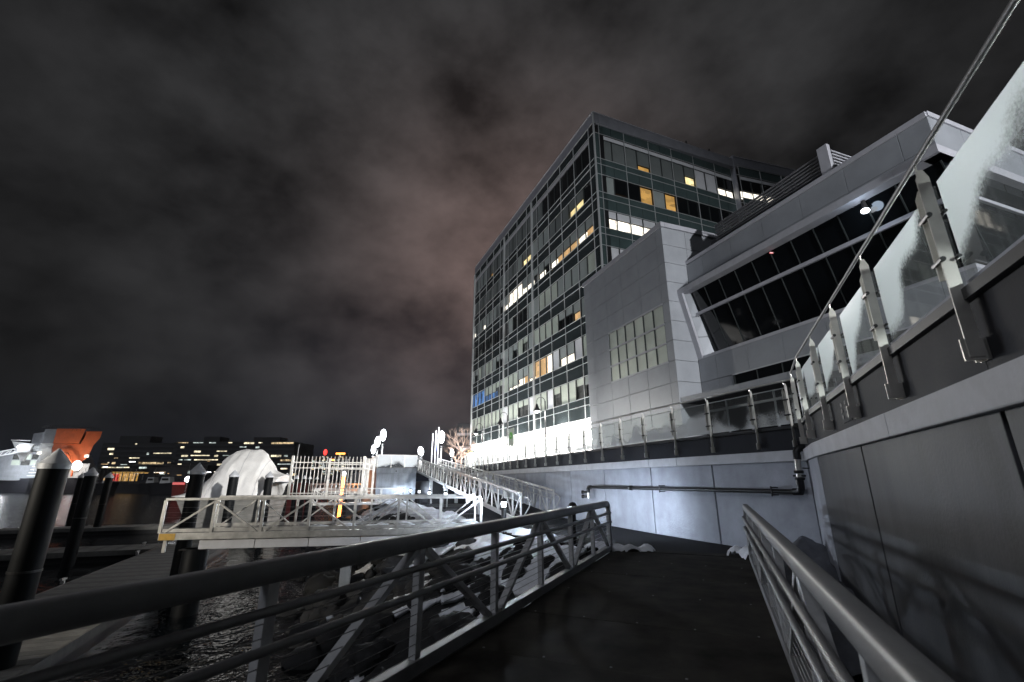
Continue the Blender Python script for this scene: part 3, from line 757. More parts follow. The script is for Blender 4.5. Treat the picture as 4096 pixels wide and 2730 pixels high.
for k in range(12):
    MB().obox(W(40.62 + k*1.5, 3.84, 2.62), WD*1.46, LN*0.02, Vector((0, 0, 1.02))).build('glass_panel', 'glass_screen', gs)
    MB().cbox(W(40.60 + k*1.5, 3.84, 2.60), 0.05, 0.03, 1.06, R(21)).build('post', 'stainless', gs)
MB().tube([W(40.55, 7.1, 3.66), W(40.55, 3.83, 3.66), W(58, 3.83, 3.66)], 0.02, 6).build('handrail', 'stainless', gs)

# small truss gangway at the foot of the pier head
sg_ = thing('truss_gangway', 'small distant truss gangway at the foot of the pier head', 'gangway', (-12, 36.6, 0))
truss_side(sg_, (-14.6, 35.4, 0), (-8.6, 37.4, 0), 0, 0, 1.0, 4, chord=0.16, w=0.08, toe=False)
truss_side(sg_, (-14.9, 36.8, 0), (-8.9, 38.8, 0), 0, 0, 1.0, 4, chord=0.16, w=0.08, toe=False)
MB().box8([(-14.6, 35.45, -0.06), (-8.6, 37.45, -0.06), (-8.9, 38.75, -0.06), (-14.9, 36.75, -0.06), (-14.6, 35.45, 0), (-8.6, 37.45, 0), (-8.9, 38.75, 0), (-14.9, 36.75, 0)]).build('deck', 'galv', sg_)

# ------------------------------------------------------------------ bollard lights
def bollard(loc, label, power=None, light_cone=None, tint=(0.72, 0.83, 1.0)):
    t = thing('bollard_light', label, 'bollard light', loc, 'bollard lights along the walks')
    c = Vector(loc)
    MB().lathe(c, [(0.085, 0), (0.085, 0.70), (0.10, 0.71), (0.10, 0.73)], 18).build('shaft', 'black', t, smooth=True)
    ln = MB().lathe(c, [(0.078, 0.735), (0.078, 0.90)], 18).build('lens', 'bollard_lens', t, smooth=True)
    for z in (0.775, 0.82):
        MB().lathe(c, [(0.080, z), (0.100, z+0.004), (0.100, z+0.008), (0.080, z+0.012)], 18).build('louvre_ring', 'steel_dark', ln, smooth=True)
    MB().lathe(c, [(0.145, 0.905), (0.148, 0.915), (0.11, 0.93), (0.098, 0.965), (0.06, 1.0), (0.01, 1.015)], 18).build('cap', 'black', t, smooth=True)
    for k in range(3):
        a = 2.1*k + 0.5
        MB().beam(c + Vector((0.11*math.cos(a), 0.11*math.sin(a), 0.72)), c + Vector((0.11*math.cos(a), 0.11*math.sin(a), 0.91)), 0.01, 0.01).build('strut', 'black', t)
    point_light('bollard_glow', c + Vector((0, 0, 0.86)), power or 260, tint, 0.06, t, spot=light_cone)
    return t
bl = [((-0.27, 15.91, 0), 'bollard light shining against the foot of the ramp, white lens with rings'),
      ((1.62, 12.95, 0), 'bollard light nearest the wall, its lamp just above the near gangway rail'),
      ((-1.79, 19.67, 0), 'bollard light behind the landward end of the truss gangway'),
      ((-3.9, 28.16, 0), 'bollard light under the ramp between its two support posts'),
      ((-5.35, 31.04, 0), 'bollard light beside the farthest ramp support post'),
      ((-6.7, 34.6, 0), 'bollard light in front of the dark gap right of the pier head'),
      ((-7.9, 37.3, 0), 'bollard light before the pier head, second from its small truss rail'),
      ((-8.9, 38.9, 0), 'farthest bollard light, closest to the small distant truss gangway')]
for k, ((l_, t_), pw) in enumerate(zip(bl, (620, 1250, 480, 380, 350, 300, 300, 260))):
    bollard(l_, t_, pw, light_cone=((l_[0]+0.5, l_[1]+4.0, 0.45), R(166)) if k == 1 else None)  # second bollard's light is narrowed to a cone to keep the deck dark
for d_ in (0.4, 3.9, 7.4):  # added out of view behind the right glass to light its frost
    q_ = G(d_, 3.7, DK)
    bollard(tuple(q_), {0.4: 'added bollard light, unseen, backlighting the nearest frosted glass panel', 3.9: 'added bollard light, unseen, backlighting the second glass panel', 7.4: 'added bollard light, unseen, on the promenade near the wall corner'}[d_], 240, tint=(0.90, 0.97, 0.95))

# ------------------------------------------------------------------ gooseneck lamps on the promenade
def gooseneck(loc, h, label, on=True, group='gooseneck lamps on the promenade', pw=900, tint=(1.0, 0.97, 0.92)):
    t = thing('street_lamp', label, 'street lamp', loc, group)
    c = Vector(loc)
    MB().tube([c, c + Vector((0, 0, h))], 0.05, 10, rad=[0.06, 0.045]).build('pole', 'black', t, smooth=True)
    arm = [c + Vector((0, 0, h-0.35))]; r = 0.30
    for k in range(9):
        a = math.pi*k/8
        arm.append(c + (-LN)*(r - r*math.cos(a)) + Vector((0, 0, h - 0.05 + r*math.sin(a)*0.95)))
    arm.append(c - LN*0.6 + Vector((0, 0, h-0.25)))
    MB().tube(arm, 0.022, 8).build('arm', 'black', t, smooth=True)
    sc_ = c - LN*0.6 + Vector((0, 0, h-0.72))
    MB().lathe(sc_, [(0.27, 0), (0.26, 0.03), (0.12, 0.25), (0.08, 0.42), (0.05, 0.50)], 18).build('shade', 'black', t, smooth=True)
    MB().ball(sc_ + Vector((0, 0, -0.02)), 0.13, 0.13, 0.09, 12, 8).build('bulb', 'lamp' if on else 'steel_dark', t, smooth=True)
    if on: point_light('lamp_light', sc_ - Vector((0, 0, 0.15)), pw, tint, 0.15, t)
    return t
gooseneck(W(27.3, 13.0, DK), 3.95, 'lit gooseneck lamp in front of the tower, nearest the grey annex')
gooseneck(W(34.4, 13.0, DK), 3.9, 'unlit gooseneck lamp with a pale banner on its pole', on=False)
gooseneck(W(41.0, 13.0, DK), 3.75, 'lit gooseneck lamp farthest left, beside the tower edge')
bn = thing('banner', 'pale green banner with a round green emblem hanging from a lamp pole', 'banner', W(34.4, 13.0, DK+1.2))
MB().obox(W(34.33, 13.08, 4.15), LN*0.0 - WD*1.15, LN*0.015, Vector((0, 0, 1.35))).build('cloth', 'banner', bn)
dm = MB(); ring = []
for k in range(20):
    a = 2*math.pi*k/20; ring.append(W(33.75 + 0.32*math.cos(a), 13.06, 4.95 + 0.27*math.sin(a)))
dm.v = ring + [p - LN*0.012 for p in ring]; dm.f = [tuple(range(20)), tuple(reversed(range(20, 40)))] + [(k, (k+1) % 20, 20+(k+1) % 20, 20+k) for k in range(20)]
dm.build('emblem', 'banner_green', bn)
wm = MB(); wm.obox(W(33.6, 13.045, 4.86), WD*0.3, -LN*0.006, Vector((0, 0, 0.05))); wm.obox(W(33.72, 13.045, 4.96), WD*0.18, -LN*0.006, Vector((0, 0, 0.05)))
wm.build('emblem_stripe', 'banner', bn)

# ------------------------------------------------------------------ tall floodlights beyond
def flood(x, y, z, rz, label, pw=1800):
    t = thing('floodlight', label, 'floodlight', (x, y, DK), 'bright floodlights on the far promenade')
    MB().tube([(x, y, DK), (x, y, z-rz)], 0.09, 8).build('pole', 'white_paint', t, smooth=True)
    MB().ball((x, y, z), rz*0.30, rz*0.30, rz*0.62, 16, 12).build('lamp_bloom', 'lamp', t, smooth=True)  # oval enlarged so that its shape imitates the lamp's bloom
    MB().lathe((x, y, z-rz-0.12), [(0.16, 0), (0.2, 0.08), (0.12, 0.2)], 12).build('collar', 'steel_dark', t)
    point_light('flood_light', (x, y, z), pw, (0.92, 0.96, 1.0), 0.5, t)
flood(-16.7, 60, 7.25, 1.2, 'floodlight with the highest glow, left of the pier head screen', 2600)
flood(-15.9, 55, 6.0, 1.0, 'floodlight glow in the middle of the left cluster', 900)
flood(-14.6, 49.2, 4.75, 0.75, 'lowest floodlight glow of the left cluster', 2600)
flood(-11.8, 60, 5.3, 0.85, 'left floodlight of the pair above the top of the ramp', 900)
flood(-11.0, 57, 4.95, 0.75, 'right floodlight of the pair above the top of the ramp', 600)
flood(-8.35, 55, 6.55, 1.15, 'floodlight beside the three flagpoles', 1800)
flood(-7.7, 60, 5.0, 0.75, 'floodlight in front of the bare tree', 900)
for k, (x, z) in enumerate(((-9.5, 6.9), (-9.12, 7.25), (-8.8, 7.65))):
    t = thing('flagpole', ['leftmost white flagpole, bare', 'middle white flagpole with a blue flag hanging down', 'tallest white flagpole, right of the blue flag'][k], 'flagpole', (x, 55.5, DK), 'three flagpoles by the ramp')
    MB().tube([(x, 55.5, DK), (x, 55.5, z)], 0.05, 8, rad=[0.07, 0.035]).build('pole', 'white_paint', t, smooth=True)
    MB().ball((x, 55.5, z+0.06), 0.07, 0.07, 0.07, 8, 6).build('finial', 'stainless', t)
    if k == 1:
        f_ = MB(); N = 10
        for i in range(N+1):
            for j in range(2):
                f_.v.append(Vector((x + 0.06 + 0.10*i/N*3.2*(0.35+0.65*j*0.6), 55.5 + 0.07*math.sin(i*1.9), 6.6 - 1.35*j - 0.5*i/N)))
        for i in range(N): f_.f.append((2*i, 2*i+1, 2*i+3, 2*i+2))
        f_.build('flag', 'flag_blue', t)

# floodlight on the promenade behind the camera, seen mirrored in the canted windows
fl = thing('floodlight_mast', 'tall area light mast on the promenade behind the camera', 'light mast', (22.0, -19.0, DK))
MB().tube([(22, -19, DK), (22, -19, 9.8)], 0.1, 10).build('pole', 'steel_dark', fl)
MB().cbox((22, -19, 9.7), 0.9, 0.35, 0.16).build('head', 'steel_dark', fl)
MB().cbox((22, -18.98, 9.62), 0.8, 0.3, 0.06).build('lens', 'lamp_soft', fl)
point_light('mast_light', (22, -18.6, 9.5), 74000, (0.93, 0.955, 1.0), 0.35, fl, spot=((14.5, 25, 11.5), R(56)))
point_light('mast_light', (21.9, -18.6, 9.5), 210000, (1.0, 0.98, 0.95), 0.35, fl, spot=((-21, 37, 1.6), R(10.5)))  # second spot, added only to brighten the wrapped boat

# added light, unseen left of the view, to brighten the truss gangway
dl = thing('dock_fill_light', 'added unseen light on a post at the left, put there to light the truss gangway', 'dock light', (-16.5, 4.5, WZ))
MB().tube([(-16.5, 4.5, WZ-2), (-16.5, 4.5, 3.3)], 0.07, 10).build('pole', 'steel_dark', dl)
MB().cbox((-16.5, 4.5, 3.3), 0.4, 0.3, 0.12).build('head', 'steel_dark', dl)
point_light('dock_fill_spot', (-16.3, 4.7, 3.15), 3800, (1.0, 0.93, 0.80), 0.15, dl, spot=((-6.5, 17, 0.2), R(46)))

# ------------------------------------------------------------------ bare tree
def tree(loc, h, label, seed):
    rnd = random.Random(seed)
    t = thing('bare_tree', label, 'tree', loc)
    trunk = MB(); tw = MB()
    c = Vector(loc)
    trunk.tube([c, c + Vector((0.1, 0, h*0.3)), c + Vector((0.0, 0.1, h*0.55))], 0.1, 8, rad=[0.16, 0.12, 0.08])
    def grow(p, d, L, r, lev):
        q = p + d*L
        (trunk if lev < 1 else tw).tube([p, (p+q)/2 + Vector((rnd.uniform(-.05, .05), 0, rnd.uniform(-.05, .05)))*L, q], r, 4 if lev > 1 else 6, caps=False, rad=[r, r*0.8, r*0.6])
        if lev >= 4: return
        for k in range(3 if lev < 3 else 3):
            nd = (d + Vector((rnd.uniform(-1, 1), rnd.uniform(-1, 1), rnd.uniform(-0.35, 0.8)))*0.62).normalized()
            grow(p + d*L*rnd.uniform(0.45, 1.0), nd, L*rnd.uniform(0.6, 0.8), r*0.58, lev+1)
    for k in range(6):
        a = k*1.05; z = h*(0.28 + 0.05*k)
        grow(c + Vector((0.05, 0.05, z)), Vector((math.cos(a)*0.8, math.sin(a)*0.8, 0.75)).normalized(), h*0.24, 0.06, 0)
    trunk.build('trunk', 'bark', t, smooth=True); tw.build('crown', 'bark', t)
tree((-7.0, 64, DK), 6.0, 'bare winter tree lit orange left of the tower', 4)
tree((-9.4, 78, DK), 5.0, 'smaller bare tree behind the floodlights', 9)

# ------------------------------------------------------------------ piles
def pile(x, y, label, r=0.255, top=1.81):
    t = thing('mooring_pile', label, 'pile', (x, y, WZ-2), 'black mooring piles with white cone caps')
    c = Vector((x, y, 0))
    MB().lathe(c, [(r, WZ-2), (r, top)], 28).build('shaft', 'pile_sleeve', t, smooth=True)
    MB().lathe(c, [(r+0.02, top-0.01), (r+0.02, top+0.10), (r*0.96, top+0.13), (0.012, top+0.42)], 28).build('cap', 'pile_cap', t, smooth=True)
    MB().lathe(c, [(r+0.012, -0.2), (r+0.012, -0.16)], 28).build('band', 'steel_dark', t)
    return t
pile(-9.81, 10.12, 'thick black mooring pile nearest the camera at far left')
pile(-35.2, 38.9, 'black pile standing left against the paired pile, second from the left')
pile(-21.2, 23.9, 'black pile in front of its twin, with a white cone cap, third from the left')
pile(-32.2, 38.0, 'slimmer black pile fourth from the left, over open water')
pile(-12.06, 18.19, 'black pile hiding half a bright lamp at the left end of the truss gangway')
pile(-17.55, 30.0, 'black pile in front of the middle of the wrapped boat', 0.27)
pile(-17.1, 33.5, 'black pile in front of the right side of the wrapped boat')
for k, (px, w_) in enumerate(((658, 14), (681, 10), (699, 10), (712, 9), (728, 8))):
    Y = 0.52*1094/w_*1.0; x = (px-1176.5)/1094*Y
    pile(x, Y, ['black pile between the wrapped boat and the picket fence', 'black pile just inside the left end of the picket fence', 'second black pile behind the picket fence from its left end', 'third black pile behind the picket fence from its left end', 'fourth black pile behind the picket fence from its left end'][k])

# ------------------------------------------------------------------ floating docks
plank_cache = {}
def dock(label, s0, s1, l0, l1, along_s=True, planks=True, z=-1.85):
    t = thing('floating_dock', label, 'dock', W((s0+s1)/2, (l0+l1)/2, WZ))
    MB().obox(W(s0, l0, WZ-0.25), WD*(s1-s0), LN*(l1-l0), Vector((0, 0, z-WZ+0.20))).build('float', 'black', t)
    for a, b in ((l0-0.06, 0.06), (l1, 0.06)):
        MB().obox(W(s0, a, z-0.22), WD*(s1-s0), LN*b, Vector((0, 0, 0.24))).build('fender_board', 'wood_b', t)
    MB().obox(W(s0-0.06, l0, z-0.22), WD*0.055, LN*(l1-l0), Vector((0, 0, 0.24))).build('fender_board', 'wood_b', t)
    n = int((s1-s0)/0.30) if along_s else int((l1-l0)/0.30)
    mesh = {}
    for k in range(n):
        key = ('wood', 'wood_b')[k*7 % 3 % 2]
        if along_s: o = W(s0 + k*(s1-s0)/n, l0+0.01, z-0.045); X, Y = WD*((s1-s0)/n-0.022), LN*(l1-l0-0.02)
        else: o = W(s0+0.01, l0 + k*(l1-l0)/n, z-0.045); X, Y = WD*(s1-s0-0.02), LN*((l1-l0)/n-0.022)
        if key not in mesh:
            ob = MB().obox(world_loc(t), X, Y, Vector((0, 0, 0.045))).build('plank', key, t); mesh[key] = ob.data
            ob.location = o - world_loc(t)
        else: instance('plank', mesh[key], o, t)
    return t
dock('long diagonal timber dock running from the foreground rail to the truss gangway', 11.5, 33.0, -8.0, -4.9)
dock('timber dock finger crossing behind the nearest pile', 31.0, 33.6, -17.5, -8.2, along_s=False)
dock('low timber finger dock at left behind the nearest pile', 24.5, 26.6, -22.5, -13.5, along_s=False)
dock('far timber dock behind the truss gangway', 46, 48.5, -22.0, -4.0, along_s=False)
for k, (s_, l_) in enumerate(((32.8, -9.0), (29.0, -8.15), (22.0, -8.15))):
    c = thing('cleat', ['white cleat box on the far dock edge', 'small cleat on the dock edge near the gangway foot', 'small cleat on the dock edge nearest the camera'][k], 'cleat', W(s_, l_, -1.85), 'dock cleats')
    MB().cbox(W(s_, l_, -1.85), 0.1, 0.1, 0.12, R(20)).build('base', 'galv', c); MB().cbox(W(s_, l_, -1.73), 0.34, 0.08, 0.06, R(110)).build('horns', 'galv', c)

# ------------------------------------------------------------------ shrink-wrapped boat
bt = thing('wrapped_boat', 'large boat shrouded in white shrink wrap behind the truss gangway', 'boat', (-21, 37, WZ))
# stations of the wrap seen from the quay: x, front foot, ridge
prof = [(-25.2, 0.45, 0.55), (-24.5, 0.40, 0.85), (-23.7, 0.36, 1.25), (-23.1, 0.34, 1.85), (-22.7, 0.32, 2.75), (-22.25, 0.32, 3.45), (-21.7, 0.30, 3.80), (-21.0, 0.30, 3.98), (-20.4, 0.30, 3.90), (-19.9, 0.30, 3.96), (-19.3, 0.32, 3.62), (-18.95, 0.35, 3.1), (-18.5, 0.50, 2.40), (-18.1, 1.30, 2.16), (-17.65, 1.50, 2.02)]
fine = []
for i in range(len(prof)-1):
    for q in range(4):
        t_ = q/4; fine.append(tuple(prof[i][c]*(1-t_) + prof[i+1][c]*t_ for c in range(3)))
fine.append(prof[-1]); prof = fine
wr = MB(); NS = 36
rows = []
for i, (x, zb, zt) in enumerate(prof):
    row = []
    halfd = 1.0 + 0.55*math.sin(math.pi*i/(len(prof)-1))
    for k in range(NS+1):
        a = math.pi*k/NS
        y = 37.0 - halfd*1.5*math.cos(a)*(1 - 0.35*math.sin(a)**2)
        z = zb + (zt-zb)*(math.sin(a)**1.25)
        fold = abs(mnoise.noise(Vector((x*0.9 + z*0.5, z*0.8 - x*0.3, 2.0))))
        sag = 0.07*math.sin(i*0.42)*math.sin(a) + 0.28*fold*math.cos(a) + 0.10*mnoise.noise(Vector((x*3, z*2.2, 9)))
        lean = -0.55*(math.sin(a))*(1 if i < 7 else 0.25)
        row.append(len(wr.v)); wr.v.append(Vector((x + (-lean if i < 7 else 0)*0.0 + 0.12*mnoise.noise(Vector((x*2, a*2, 0))), y + sag + 0.15*mnoise.noise(Vector((x, a*3, 5))), z)))
    rows.append(row)
for i in range(len(rows)-1):
    for k in range(NS): wr.f.append((rows[i][k], rows[i+1][k], rows[i+1][k+1], rows[i][k+1]))
wr.f.append(tuple(rows[0])); wr.f.append(tuple(reversed(rows[-1])))
w_o = wr.build('shrink_wrap', 'wrap', bt, smooth=True)
for q in ((-22.6, 35.6, -22.0, 36.6, 3.4), (-20.9, 35.1, -20.5, 36.8, 3.85)):
    MB().tube([(q[0]-0.3, q[1]-0.1, 0.5), (q[0]+0.1, q[1], 1.8), (q[2], q[3], q[4])], 0.018, 6).build('wrap_seam', 'wrap', bt)
for i in (12, 20, 32, 44):     # taped seams following the frame hoops
    MB().tube([wr.v[rows[i][k]]*1.0 + Vector((0, -0.02, 0.015)) for k in range(1, NS//2+2)], 0.014, 5).build('wrap_seam', 'trim', bt)
MB().tube([(-25.1, 35.9, 0.5), (-22, 35.2, 0.36), (-19, 35.2, 0.36)], 0.05, 8).build('hem_rope', 'steel_dark', bt)
for k in range(9):     # lapped hull planks
    z0, z1 = 0.42 - k*0.30, 0.42 - (k+1)*0.30 + 0.012
    y0, y1 = 35.3 + 0.09*k, 35.3 + 0.09*(k+1) - 0.03
    MB().box8([(-24.6+0.12*k, y1, z1), (-18.4-0.06*k, y1, z1), (-18.2-0.06*k, 38.8, z1), (-24.5+0.12*k, 38.8, z1), (-24.7+0.12*k, y0-0.03, z0), (-18.3-0.06*k, y0-0.03, z0), (-18.2-0.06*k, 38.9, z0), (-24.5+0.12*k, 38.9, z0)]).build('hull_plank', 'hull_plank', bt)
MB().cbox((-18.15, 35.2, 0.9), 0.22, 0.3, 0.8).build('fender', 'black', bt, bevel=0.08)

# ------------------------------------------------------------------ far buildings with lit windows
def far_building(label, x0, x1, y, top, floors, seed, density, depth=40, base=1.9, pent=()):
    rnd = random.Random(seed)
    t = thing('office_block', label, 'building', ((x0+x1)/2, y, base), 'dark office blocks across the harbour')
    MB().obox((x0, y+0.4, base), (x1-x0, 0, 0), (0, depth, 0), (0, 0, top-base)).build('wall', 'far_wall', t)
    fh = (top-base)/floors
    for k in range(floors):
        MB().obox((x0, y, base + k*fh), (x1-x0, 0, 0), (0, 0.5, 0), (0, 0, fh*0.42)).build('floor_band', 'far_band', t)
    for a, b, h in pent:
        MB().obox((a, y+8, top), (b-a, 0, 0), (0, 14, 0), (0, 0, h)).build('plant_room', 'far_wall', t)
    nw = 0
    for k in range(floors):
        x = x0 + rnd.uniform(0, 6)
        d_ = density[k % len(density)]
        while x < x1-3:
            if rnd.random() < d_:
                L = rnd.choice((1.8, 2.2, 3.5, 3.5, 6, 9)) if rnd.random() < 0.85 else rnd.uniform(12, 24)
                L = min(L, x1-x-1); m_ = rnd.choice(('far_lit', 'far_lit', 'far_lit_b', 'far_lit_cool'))
                full = rnd.random() < 0.5
                n = max(1, int(L/2.9))
                for q in range(n):
                    if nw > 280: break
                    MB().obox((x + q*L/n + 0.12, y+0.38, base + k*fh + fh*(0.46 if full else 0.66)), (L/n-0.3, 0, 0), (0, 0.05, 0), (0, 0, fh*(0.42 if full else 0.22))).build('lit_window', m_, t); nw += 1
                x += L + rnd.uniform(1, 4)
            else: x += rnd.uniform(3, 9)
    return t
far_building('dark office block behind the orange and white ship', -352, -287, 400, 33, 8, 3, (0.25, 0.55, 0.6, 0.42, 0.3, 0.5, 0.3, 0.15), pent=((-345, -318, 6.5),))
far_building('middle office block between the ship and the wide block', -300, -252, 430, 27, 6, 8, (0.3, 0.45, 0.5, 0.3, 0.2, 0.1), pent=())
far_building('wide office block behind the wrapped boat', -290, -187, 400, 34, 9, 21, (0.5, 0.7, 0.6, 0.55, 0.45, 0.5, 0.35, 0.45, 0.4), pent=((-271, -257, 5), (-227, -204, 4.5)))
def tower(label, px, pw, ptop, y, sd_, top_mat, kind):
    x = (px-1176.5)/1094*y; w_ = pw/1094*y; top = 1.55 + (1106-ptop)/1094*y
    t = thing('skyline_tower', label, 'tower', (x, y, 2))
    MB().cbox((x, y, 2), w_, w_, top-2).build('wall', 'far_wall', t)
    rnd = random.Random(sd_)
    for k in range(26):
        zz = rnd.uniform(0.25, 0.96)*(top-2)+2
        MB().cbox((x + rnd.uniform(-0.42, 0.42)*w_, y-w_/2-0.4, zz), w_*rnd.uniform(0.05, 0.22), 0.5, 1.6).build('lit_window', rnd.choice(('far_lit', 'far_lit_cool', 'far_lit_b')), t)
    if kind == 'spire':
        MB().tube([(x, y, top), (x, y, top+14)], 1.0, 6, rad=[1.2, 0.4]).build('spire', 'far_band', t)
        MB().ball((x, y-2, top+6), 3.2, 1.5, 5.0, 8, 6).build('beacon', 'red_light', t)
    else:
        MB().cbox((x, y-w_/2-0.6, top-2.2), w_*0.96, 0.6, 2.6).build('crown_light', top_mat, t)
tower('distant tower crowned with a red beacon', 741, 22, 1050, 800, 1, 'red_light', 'spire')
tower('distant tower with an orange red lit crown strip', 780, 22, 1044, 850, 2, 'orange_light', 'flat')
tower('low distant tower between the red beacon and the orange crown', 762, 12, 1058, 900, 3, 'orange_light', 'spire2')
tower('low dark tower left of the red beacon', 712, 22, 1052, 760, 5, 'far_band', 'flat')
# dark office building left of the tower
ob = thing('office_block', 'dark brick office block partly hidden behind the left edge of the tower', 'building', (-9, 95, DK))
MB().obox((-11.2, 95, DK), (14, 0, 0), (0, 20, 0), (0, 0, 10.3)).build('wall', 'far_band', ob)
for k in range(3):
    MB().obox((-11.25, 94.7, DK + 2.4 + k*2.7), (14, 0, 0), (0, 0.4, 0), (0, 0, 0.5)).build('floor_band', 'trim', ob)
for k, (x, z) in enumerate(((-10.3, 8.4), (-9.0, 8.4), (-7.6, 8.4), (-9.6, 5.7), (-8.2, 5.7))):
    MB().obox((x, 94.9, z-2.0), (1.0, 0, 0), (0, 0.2, 0), (0, 0, 1.2)).build('lit_window', 'lit_yellow' if k % 2 else 'lit_dim', ob)

# ------------------------------------------------------------------ ship with white and orange superstructure
sh = thing('ship', 'moored ship with a white and orange slab-sided superstructure at far left', 'ship', (-160, 168, WZ))
def SX(x): return x*2.75
def SZ(z): return (z-1.55)*2.75 + 1.55
def shell(levels, name, m_, y0=165.0, bulge=5.0, ul=None):
    """levels: (z, x_left, x_right); the front face bows towards the quay and wraps round at the left"""
    mb = MB(); N = 14; rows = []
    for z, xl, xr in levels:
        row = []
        for k in range(N+1):
            u = k/N
            x = xl + (xr-xl)*u
            # shape measured across the whole ship
            w_ = (x + 170.5)/24.0
            y = y0 + 9*max(0, 0.16-w_)**0.5*1.9 - bulge*math.sin(max(0, min(1, w_))*math.pi)*0.25 + 1.5*w_
            row.append(len(mb.v)); mb.v.append(Vector((x, y, z)))
        for k in range(N+1):
            u = 1-k/N; x = (xl + (xr-xl)*u)*(y0+16)/y0 - 1.0
            row.append(len(mb.v)); mb.v.append(Vector((x, y0+16, z)))
        rows.append(row)
    n = len(rows[0])
    for i in range(len(rows)-1):
        for k in range(n): mb.f.append((rows[i][k], rows[i][(k+1) % n], rows[i+1][(k+1) % n], rows[i+1][k]))
    mb.f.append(tuple(reversed(rows[0]))); mb.f.append(tuple(rows[-1]))
    return mb.build(name, m_, sh, smooth=True)
shell([(14.3, -169.2, -161.9), (19.3, -169.4, -161.9)], 'upper_bulwark', 'ship_grey', y0=164.6)
shell([(14.3, -161.85, -153.3), (19.4, -161.85, -152.4)], 'orange_bulwark', 'orange_paint', y0=164.6)
shell([(13.9, -153.1, -148.9), (16.2, -152.3, -147.6), (18.6, -152.2, -147.4)], 'orange_bulwark', 'orange_paint', y0=164.8)
for z in (12.6, 13.3, 13.95):
    shell([(z, -169.7, -161.8), (z+0.35, -169.7, -161.8)], 'rubbing_strake', 'white_paint', y0=164.5)
shell([(5.2, -167.2, -159.2), (8.0, -168.0, -161.2), (12.6, -169.3, -162.2), (14.2, -169.6, -161.95)], 'white_shell', 'white_paint')
shell([(7.6, -157.0, -151.6), (9.8, -160.4, -149.8), (12.6, -162.15, -149.3), (14.2, -161.9, -149.0)], 'orange_shell', 'orange_paint')
shell([(2.6, -166.5, -150.5), (7.5, -159.1, -150.2)], 'lower_house', 'white_paint', y0=167)
shell([(WZ-1, -188, -146), (2.6, -186, -144)], 'hull', 'hull_dark', y0=163)
for x, z in ((-164.9, 10.9), (-158.3, 10.5), (-149.9, 9.9)):
    MB().cbox((x, 163.2 if x < -150 else 165.2, z-0.4), 1.0, 0.6, 0.95).build('porthole', 'lit_white', sh)
for x in (-156, -153.4, -158):
    MB().cbox((x, 165.5, 4.9), 1.3, 0.6, 1.1).build('lower_window', 'lit_warm', sh)
for z in (19.9, 20.4):
    MB().tube([(-169.4, 166, z), (-165, 163.9, z+0.2), (-156, 163.2, z-0.1), (-147.6, 165.2, z-0.8)], 0.07, 5).build('guard_rail', 'steel_dark', sh)
for k in range(16):
    MB().tube([(-169 + k*1.4, 164.2, 19.2 - k*0.05), (-169 + k*1.4, 164.2, 20.5 - k*0.05)], 0.05, 4).build('stanchion', 'steel_dark', sh)
MB().box8([(-176, 163, 15.2), (-170.4, 163.5, 15.0), (-170.4, 164, 15.0), (-176, 164, 15.2), (-176, 163, 15.5), (-169.8, 163.5, 15.3), (-169.8, 164, 15.3), (-176, 164, 15.5)]).build('bridge_wing_beam', 'white_paint', sh)
MB().box8([(-175.9, 163.4, 15.0), (-168, 163.6, 14.0), (-168, 164, 14.0), (-175.9, 164, 15.0), (-170.7, 163.2, 8.2), (-169.9, 163.2, 8.0), (-169.9, 163.9, 8.0), (-170.7, 163.9, 8.2)][:8]).build('bridge_wing_web', 'white_paint', sh)
MB().cbox((-170, 162.6, 11.0), 5.5, 1.6, 0.25).build('catwalk', 'white_paint', sh)
for k in range(5): MB().tube([(-172.5 + k*1.2, 162, 11.2), (-172.5 + k*1.2, 162, 12.2)], 0.06, 4).build('catwalk_post', 'white_paint', sh)
MB().ball((-171.0, 161.8, 12.9), 0.7, 0.4, 0.5, 10, 8).build('deck_floodlight', 'lamp', sh)
point_light('deck_flood', (-171.0, 159.5, 12.5), 700, (0.9, 0.95, 1), 0.8, sh)
MB().tube([(-159.5, 162.6, 10.9), (-154.2, 162.5, 10.7), (-151.0, 162.3, 6.9), (-150.6, 162.3, 3.0)], 0.28, 8).build('vent_pipe', 'orange_paint', sh, smooth=True)
MB().ball((-149.0, 161.5, 6.6), 1.5, 0.9, 1.7, 12, 10).build('bow_lamp', 'lamp_soft', sh)
point_light('bow_light', (-152, 158.5, 6.5), 2600, (1, 0.93, 0.85), 1.0, sh)
point_light('side_light', (-166, 156.0, 4.5), 800, (0.95, 0.97, 1.0), 1.0, sh)
for k in range(14):
    MB().tube([(-147 + k*1.3, 163, 2.2), (-147 + k*1.3, 163, 5.8 - (k % 3)*0.6)], 0.09, 4).build('mast_stub', 'steel_dark', sh)
